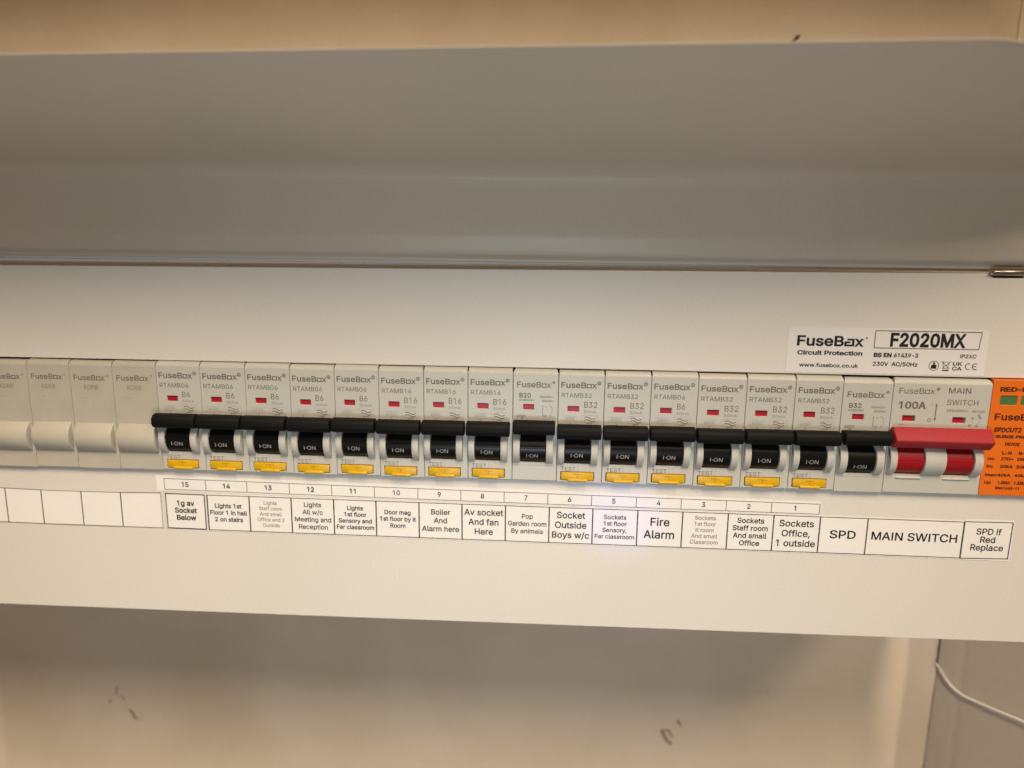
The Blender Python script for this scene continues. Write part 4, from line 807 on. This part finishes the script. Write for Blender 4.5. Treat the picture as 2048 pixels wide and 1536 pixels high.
# cell lettering table: lines, width of the widest line (mm), line pitch (mm), ink, bold, dz of block centre
CELLS = {
 15: (['1g av', 'Socket', 'Below'], 9.4, 3.15, 'ink', .018, .3),
 14: (['Lights 1st', 'Floor 1 in hall', '2 on stairs'], 15.7, 2.95, 'ink', .012, .0),
 13: (['Lights', 'Staff room', 'And small', 'Office and 2', 'Outside'], 11.6, 2.42, 'ink_grey', -.006, .1),
 12: (['Lights', 'All w/c', 'Meeting and', 'Reception'], 15.4, 3.2, 'ink', .0, 0),
 11: (['Lights', '1st floor', 'Sensory and', 'Far classroom'], 15.8, 2.75, 'ink', .01, -.1),
 10: (['Door mag', '1st floor by it', 'Room'], 15.0, 2.85, 'ink', .01, -.0),
 9: (['Boiler', 'And', 'Alarm here'], 15.3, 3.6, 'ink', .0, 0),
 8: (['Av socket', 'And fan', 'Here'], 15.8, 4.1, 'ink', .0, 0),
 7: (['Pop', 'Garden room', 'By animals'], 15.8, 3.15, 'ink', .0, 0),
 6: (['Socket', 'Outside', 'Boys w/c'], 15.3, 4.2, 'ink', .0, 0),
 5: (['Sockets', '1st floor', 'Sensory,', 'Far classroom'], 16.0, 2.75, 'ink', .0, 0),
 4: (['Fire', 'Alarm'], 12.4, 5.3, 'ink', .0, 0),
 3: (['Sockets', '1st floor', 'It room', 'And small', 'Classroom'], 11.2, 2.55, 'ink_grey', -.006, .1),
 2: (['Sockets', 'Staff room', 'And small', 'Office'], 13.9, 3.15, 'ink', .004, 0),
 1: (['Sockets', 'Office,', '1 outside'], 15.7, 4.15, 'ink', .0, 0),
 'a': (['SPD'], 10.4, 4, 'ink', .0, .2),
 'b': (['MAIN SWITCH'], 33.2, 4, 'ink', .0, .2),
 'c': (['SPD if', 'Red', 'Replace'], 12.6, 3.3, 'ink', .0, .1),
}
def cell_text(key, xc, zc, slope):
    lines, wmax, pitch, ink, bold, dz = CELLS[key]
    bold += .018
    W0 = max(layout(l, bold)[2] for l in lines)
    h = wmax / W0 * CAP
    h = min(h, pitch*.80)
    mb = MB(); n = len(lines)
    for i, l in enumerate(lines):
        w = layout(l, bold)[2] * wmax / W0
        z = zc + dz + (n-1)/2*pitch - i*pitch - h*.42
        put(mb, ink, l, xc, z, h=h, w=w, align='c', bold=bold, y=YP-.02, rot=slope)
    return mb

def cell(parent, key, xa, xb, za, zb_, slope, card='paper', lw=.3, lwv=.4):
    c = MB()
    sheet(c, card, [(xa, zb_), (xb, zb_+slope*(xb-xa)), (xb, za+slope*(xb-xa)), (xa, za)], -.02, -.14)
    c = c.obj('label_cell', parent)
    if key is not None:
        cell_text(key, (xa+xb)/2, (za+zb_)/2+slope*(xb-xa)/2, slope).obj('lettering', c)
    return c

SL = -.0012
def ztop(x): return -33.75 + (x-60)*SL*1.4
def zbot(x): return -48.9 + (x-60)*-.0008
def vline(mb, x, w, m='ink_line', e=0.): line(mb, m, [(x, ztop(x)-.05), (x+e, zbot(x)+.05)], w, YP-.012)

# blank strip on the left
bs = root('blank_label_strip', label='white label strip with empty cells left of label 15', cat='label strip')
BX = [-36.0, -18.8, -3.16, 14.17, 31.2, 48.4]
for a, b in zip(BX, BX[1:]): cell(bs, None, a, b, -33.85, -48.75, 0)
mb = MB(); line(mb, 'ink_line', [(-36, -33.4), (0, -34.0), (30, -33.95), (48.4, -33.55)], .26, YP); line(mb, 'ink_mid', [(-36, -48.6), (10, -48.95), (48.4, -48.8)], .22, YP); mb.obj('ruled_line', bs)
for x in BX[1:]:
    mb = MB(); line(mb, 'ink_line' if x < 40 else 'ink_mid', [(x, -34.0), (x-.05, -48.8)], .42 if x < 40 else .22, YP-.012); mb.obj('divider', bs)

# separate label 15
c15 = root('circuit_label', label='small square label reading 1g av Socket Below, cut separately under number 15', cat='label')
cell(c15, 15, 50.2, 67.1, -33.6, -48.9, 0)
mb = MB(); line(mb, 'ink_line', [(50.5, -33.7), (66.9, -33.8), (66.9, -48.8), (50.5, -48.7)], .42, YP, True); mb.obj('border', c15)

# long printed strip 14 .. main switch
st = root('circuit_label_strip', label='long white strip of circuit names from Lights 1st Floor to MAIN SWITCH', cat='label strip')
LX = [68.1, 85.8, 103.4, 121.1, 138.6, 156.25, 173.8, 191.4, 209.0, 226.4, 244.2, 261.9, 279.7, 297.4, 315.3, 333.5, 369.9]
keys = list(range(14, 0, -1)) + ['a', 'b']
for k, a, b in zip(keys, LX, LX[1:]):
    cell(st, k, a + (0 if a > 69 else -.4), b, (ztop(a)+ztop(b))/2+.55, (zbot(a)+zbot(b))/2-.5, -.0008)
mb = MB()
line(mb, 'ink_line', [(LX[0], ztop(68))] + [(x, ztop(x)) for x in LX[4::4]], .27, YP)
line(mb, 'ink_line', [(LX[0], zbot(68))] + [(x, zbot(x)) for x in LX[4::4]], .3, YP)
mb.obj('ruled_line', st)
for i, x in enumerate(LX):
    mb = MB(); vline(mb, x, .5, 'ink_line' if (i < 7 or i > 15) else 'ink_mid2'); mb.obj('divider', st)

# last label
cl = root('circuit_label', label='square label reading SPD if Red Replace, at the right end of the strip', cat='label')
cell(cl, 'c', 370.3, 388.6, -33.2, -49.8, 0)
mb = MB(); line(mb, 'ink_line', [(370.5, -34.1), (388.0, -33.9)], .3, YP); line(mb, 'ink_line', [(370.3, -49.25), (387.9, -48.85)], .34, YP)
line(mb, 'ink_mid2', [(388.0, -34.2), (387.9, -48.6)], .42, YP-.012); mb.obj('border', cl)

# maker's sticker at upper right
sk = root('product_sticker', label='satin white maker sticker reading F2020MX above the main switch', cat='sticker')
mb = MB(); sheet(mb, 'sticker', rrect(296.9, 369.4, 23.3, 40.6, (1, .3, 1.6, 1.6))); mb.obj('sticker_film', sk)
mb = MB()
put(mb, 'ink', 'FuseB&x', 300.0, 33.55, h=3.6, w=24.6, bold=.035, y=YP); ring(mb, 'ink', 325.6, 36.7, .2, .28, YP, 10)
put(mb, 'ink', 'Circuit Protection', 300.7, 30.1, h=1.5, w=24.0, bold=.045, y=YP)
put(mb, 'ink', 'www.fusebox.co.uk', 301.8, 25.45, h=1.35, w=21.7, bold=.03, y=YP)
mb.obj('maker_lettering', sk)
mb = MB(); line(mb, 'ink', [(328.6, 33.1), (366.3, 33.2), (366.8, 39.6), (328.6, 39.55)], .26, YP, True); mb.obj('border', sk)
mb = MB(); put(mb, 'ink', 'F2020MX', 334.0, 33.95, h=4.7, w=27.2, bold=.045, y=YP); mb.obj('model_lettering', sk)
mb = MB()
put(mb, 'ink', 'BS EN', 328.7, 29.75, h=1.45, w=6.6, bold=.06, y=YP); put(mb, 'ink', '61439-3', 336.0, 29.75, h=1.45, w=9.0, bold=.04, y=YP)
put(mb, 'ink', '230V  AC/50Hz', 328.6, 26.4, h=1.45, w=16.5, bold=.03, y=YP)
put(mb, 'ink', 'IP2XC', 359.8, 29.95, h=1.3, w=6.0, bold=.03, y=YP, shear=.15)
mb.obj('rating_lettering', sk)
mb = MB()
cx, cz = 350.95, 26.85; ring(mb, 'ink', cx, cz, 1.75, .2, YP, 28)
mb.add([(cx-.35, YP, cz+.5), (cx+.35, YP, cz+.5), (cx+.35, YP, cz+1.35), (cx-.35, YP, cz+1.35)], [[0, 1, 2, 3]], 'ink')
mb.add([(cx-.95, YP, cz-1.1), (cx+.95, YP, cz-1.1), (cx+1.0, YP, cz+.1), (cx+.45, YP, cz+.42), (cx-.45, YP, cz+.42), (cx-1.0, YP, cz+.1)], [[0, 1, 2, 3, 4, 5]], 'ink')
cx = 355.3
line(mb, 'ink', [(cx-1.1, 28.3), (cx-.75, 25.9), (cx+.75, 25.9), (cx+1.1, 28.3)], .16, YP, True)
line(mb, 'ink', [(cx-1.7, 28.6), (cx+1.3, 25.8)], .18, YP-.03); line(mb, 'ink', [(cx+1.7, 28.6), (cx-1.3, 25.8)], .18, YP-.05)
mb.add([(cx-1.2, YP, 24.95), (cx+1.2, YP, 24.95), (cx+1.2, YP, 25.4), (cx-1.2, YP, 25.4)], [[0, 1, 2, 3]], 'ink')
put(mb, 'ink', 'UK', 357.6, 27.05, h=1.3, w=3.5, bold=.03, y=YP); put(mb, 'ink', 'CA', 357.6, 25.3, h=1.3, w=3.5, bold=.03, y=YP)
ring(mb, 'ink', 363.4, 26.8, 1.1, .28, YP, 16, 60, 300); ring(mb, 'ink', 365.9, 26.8, 1.1, .28, YP, 16, 60, 300)
line(mb, 'ink', [(365.0, 26.8), (366.1, 26.8)], .26, YP-.03)
mb.obj('symbol', sk)

# ------------------------------------------------------------------ wall behind and the cable
def grid(pts_fn, us, vs_):
    V = [pts_fn(u, v) for u in us for v in vs_]; n = len(vs_)
    F = [[i*n+j, (i+1)*n+j, (i+1)*n+j+1, i*n+j+1] for i in range(len(us)-1) for j in range(n-1)]
    return V, F
rz = random.Random(3)
zs_w = [-600, -420, -300] + [-260 + 2*i for i in range(72)] + [-100, 0, 120, 300, 500]
chip = {z: rz.uniform(-.16, .16) for z in zs_w}
def wy(x):
    if x < 409.5: return 110.0
    u = min(x, 420.4) - 409.5
    return 110 - (1.30*u*u/(2*2.2) if u < 2.2 else 1.30*(u-1.1))
def wall_pt(x, z):
    y = wy(x); X = x
    if x >= 420:
        X = 420.2 + chip[z]*.7
        if -110 > z > -153: X -= .45 + abs(chip[z])*2
        if z > -50: X = 421.3
    y += .35*math.sin(z*.045 + x*.02) * (1 if x < 400 else 0)
    return (X, y, z)
xs_w = [-700, -300] + [-150 + 25*i for i in range(22)] + [404, 408, 409.5, 410, 410.6, 411.2, 411.8, 412.5, 414, 416, 418, 419.4, 420.35]
V, F = grid(wall_pt, xs_w, zs_w)
mb = MB(); mb.add(V, F, 'wall', True)
wall = tag(mb.obj('wall'), kind='structure')
# unseen slab added above the view to shade the upper wall
mb = MB(); mb.addmesh(boxm(-700, 900, -2, 112, 262, 280, .5), 'label_rim'); tag(mb.obj('shade_slab'), kind='structure')
# back of the corner gap
Yc = wy(420.4)
mb = MB(); mb.addmesh(boxm(418.5, 423.5, Yc+2.6, Yc+4, -600, -112), 'dark'); mb.addmesh(boxm(418.5, 424.5, Yc+.8, Yc+2.2, -112, 500), 'wall'); mb.obj('corner_gap', wall)
# return wall, running from the corner towards the viewer
D = Vector((25.8, -36.0)).normalized()
NRM = Vector((-36.0, -25.8)).normalized()
def ret_pt(s, z):
    p = Vector((420.95, Yc+.7)) + D*s
    off = -.22*math.exp(-((s-12.3 - (z+140)*-.012)/1.8)**2) + (chip[z]*.35 if s < .5 else 0)
    return (p.x + NRM.x*off, p.y + NRM.y*off, z)
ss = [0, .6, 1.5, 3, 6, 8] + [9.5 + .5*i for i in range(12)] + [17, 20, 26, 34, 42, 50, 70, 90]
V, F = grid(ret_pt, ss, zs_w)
mb = MB(); mb.add(V, F, 'wall_shaded', True)
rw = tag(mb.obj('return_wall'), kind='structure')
# scuffs on the wall
mb = MB()
def stroke_mark(m, pts, w, y=109.5):
    v, f = strokes_quad(pts, w); mb.add([(a, y, b) for a, b in v], f, m)
stroke_mark('mark_dark', [(-52.3, -201.5), (-52.7, -203.5), (-53.3, -205.8)], .5)
stroke_mark('mark', [(-52.4, -200.7), (-51.6, -201.4)], .6)
stroke_mark('mark', [(-50.5, -206.6), (-48.5, -207.4), (-47.4, -208.8)], .45)
stroke_mark('mark_dark', [(-45.2, -215.8), (-43.8, -217.2), (-43.0, -219.2), (-42.3, -221.2)], 1.0)
stroke_mark('mark', [(-42.3, -221.2), (-38.5, -221.8)], .3)
stroke_mark('mark_light', [(-56.8, -209.0), (-57.5, -211.2)], .7)


mb.obj('scuff_mark', wall)
mb = MB()
stroke_mark('mark_pale', [(277.2, -211.3), (279.9, -217.0), (282.3, -219.0)], 1.9)
stroke_mark('mark_pale', [(277.8, -211.4), (280.6, -210.2), (283.0, -214.4)], 1.1, 109.45)
stroke_mark('mark_pale', [(286.0, -204.3), (287.0, -206.0)], 1.4); stroke_mark('mark_pale', [(287.4, -206.6), (288.3, -208)], .5)
mb.obj('scuff_mark', wall)
mb = MB(); stroke_mark('mark_dark', [(320.8, 165.6), (321.9, 167.1)], 1.7); stroke_mark('mark_dark', [(322.2, 166.3), (323.0, 168.1)], .9, 109.4); mb.obj('scuff_mark', wall)
mb = MB(); stroke_mark('mark_light', [(335, -182.5), (335.6, -183.2)], .5); mb.obj('scuff_mark', wall)

# cable
cb = root('cable', label='thin white cable leaving the wall corner below the unit at lower right', cat='cable')
def smooth(pts, n=6):
    P = [Vector(p) for p in pts]; out = []
    for i in range(len(P)-1):
        a, b, c, d = P[max(i-1, 0)], P[i], P[i+1], P[min(i+2, len(P)-1)]
        for k in range(n):
            t = k/n
            out.append(.5*((2*b) + (c-a)*t + (2*a-5*b+4*c-d)*t*t + (3*b-a-3*c+d)*t**3))
    out.append(P[-1]); return out
pc = smooth([(423.2, 91.7, -158.9), (424.0, 90.6, -160.4), (425.8, 88.0, -161.9), (428.5, 84.1, -163.0), (432.1, 79.0, -162.7), (437.1, 71.8, -162.0), (441.8, 65.0, -161.0), (445.5, 59.8, -160.5), (449.6, 54, -160), (456, 45, -159), (480, 12, -156)])
pc = [p + Vector((.45, .32, 0)) for p in pc]
v, f = tube(pc, .46, 12); mb = MB(); mb.add(v, f, 'cable', True); mb.obj('sheath', cb)
pc = smooth([(419.6, 97.3, -152.6), (421.0, 95.6, -154.6), (422.2, 94.0, -156.9), (423.6, 91.9, -159.3), (424.6, 90.4, -160.2)])
v, f = tube(pc, [.45]*len(pc), 10); mb = MB(); mb.add(v, f, 'wall', True); tag(mb.obj('painted_end', cb), label='start of the cable painted over in wall colour')
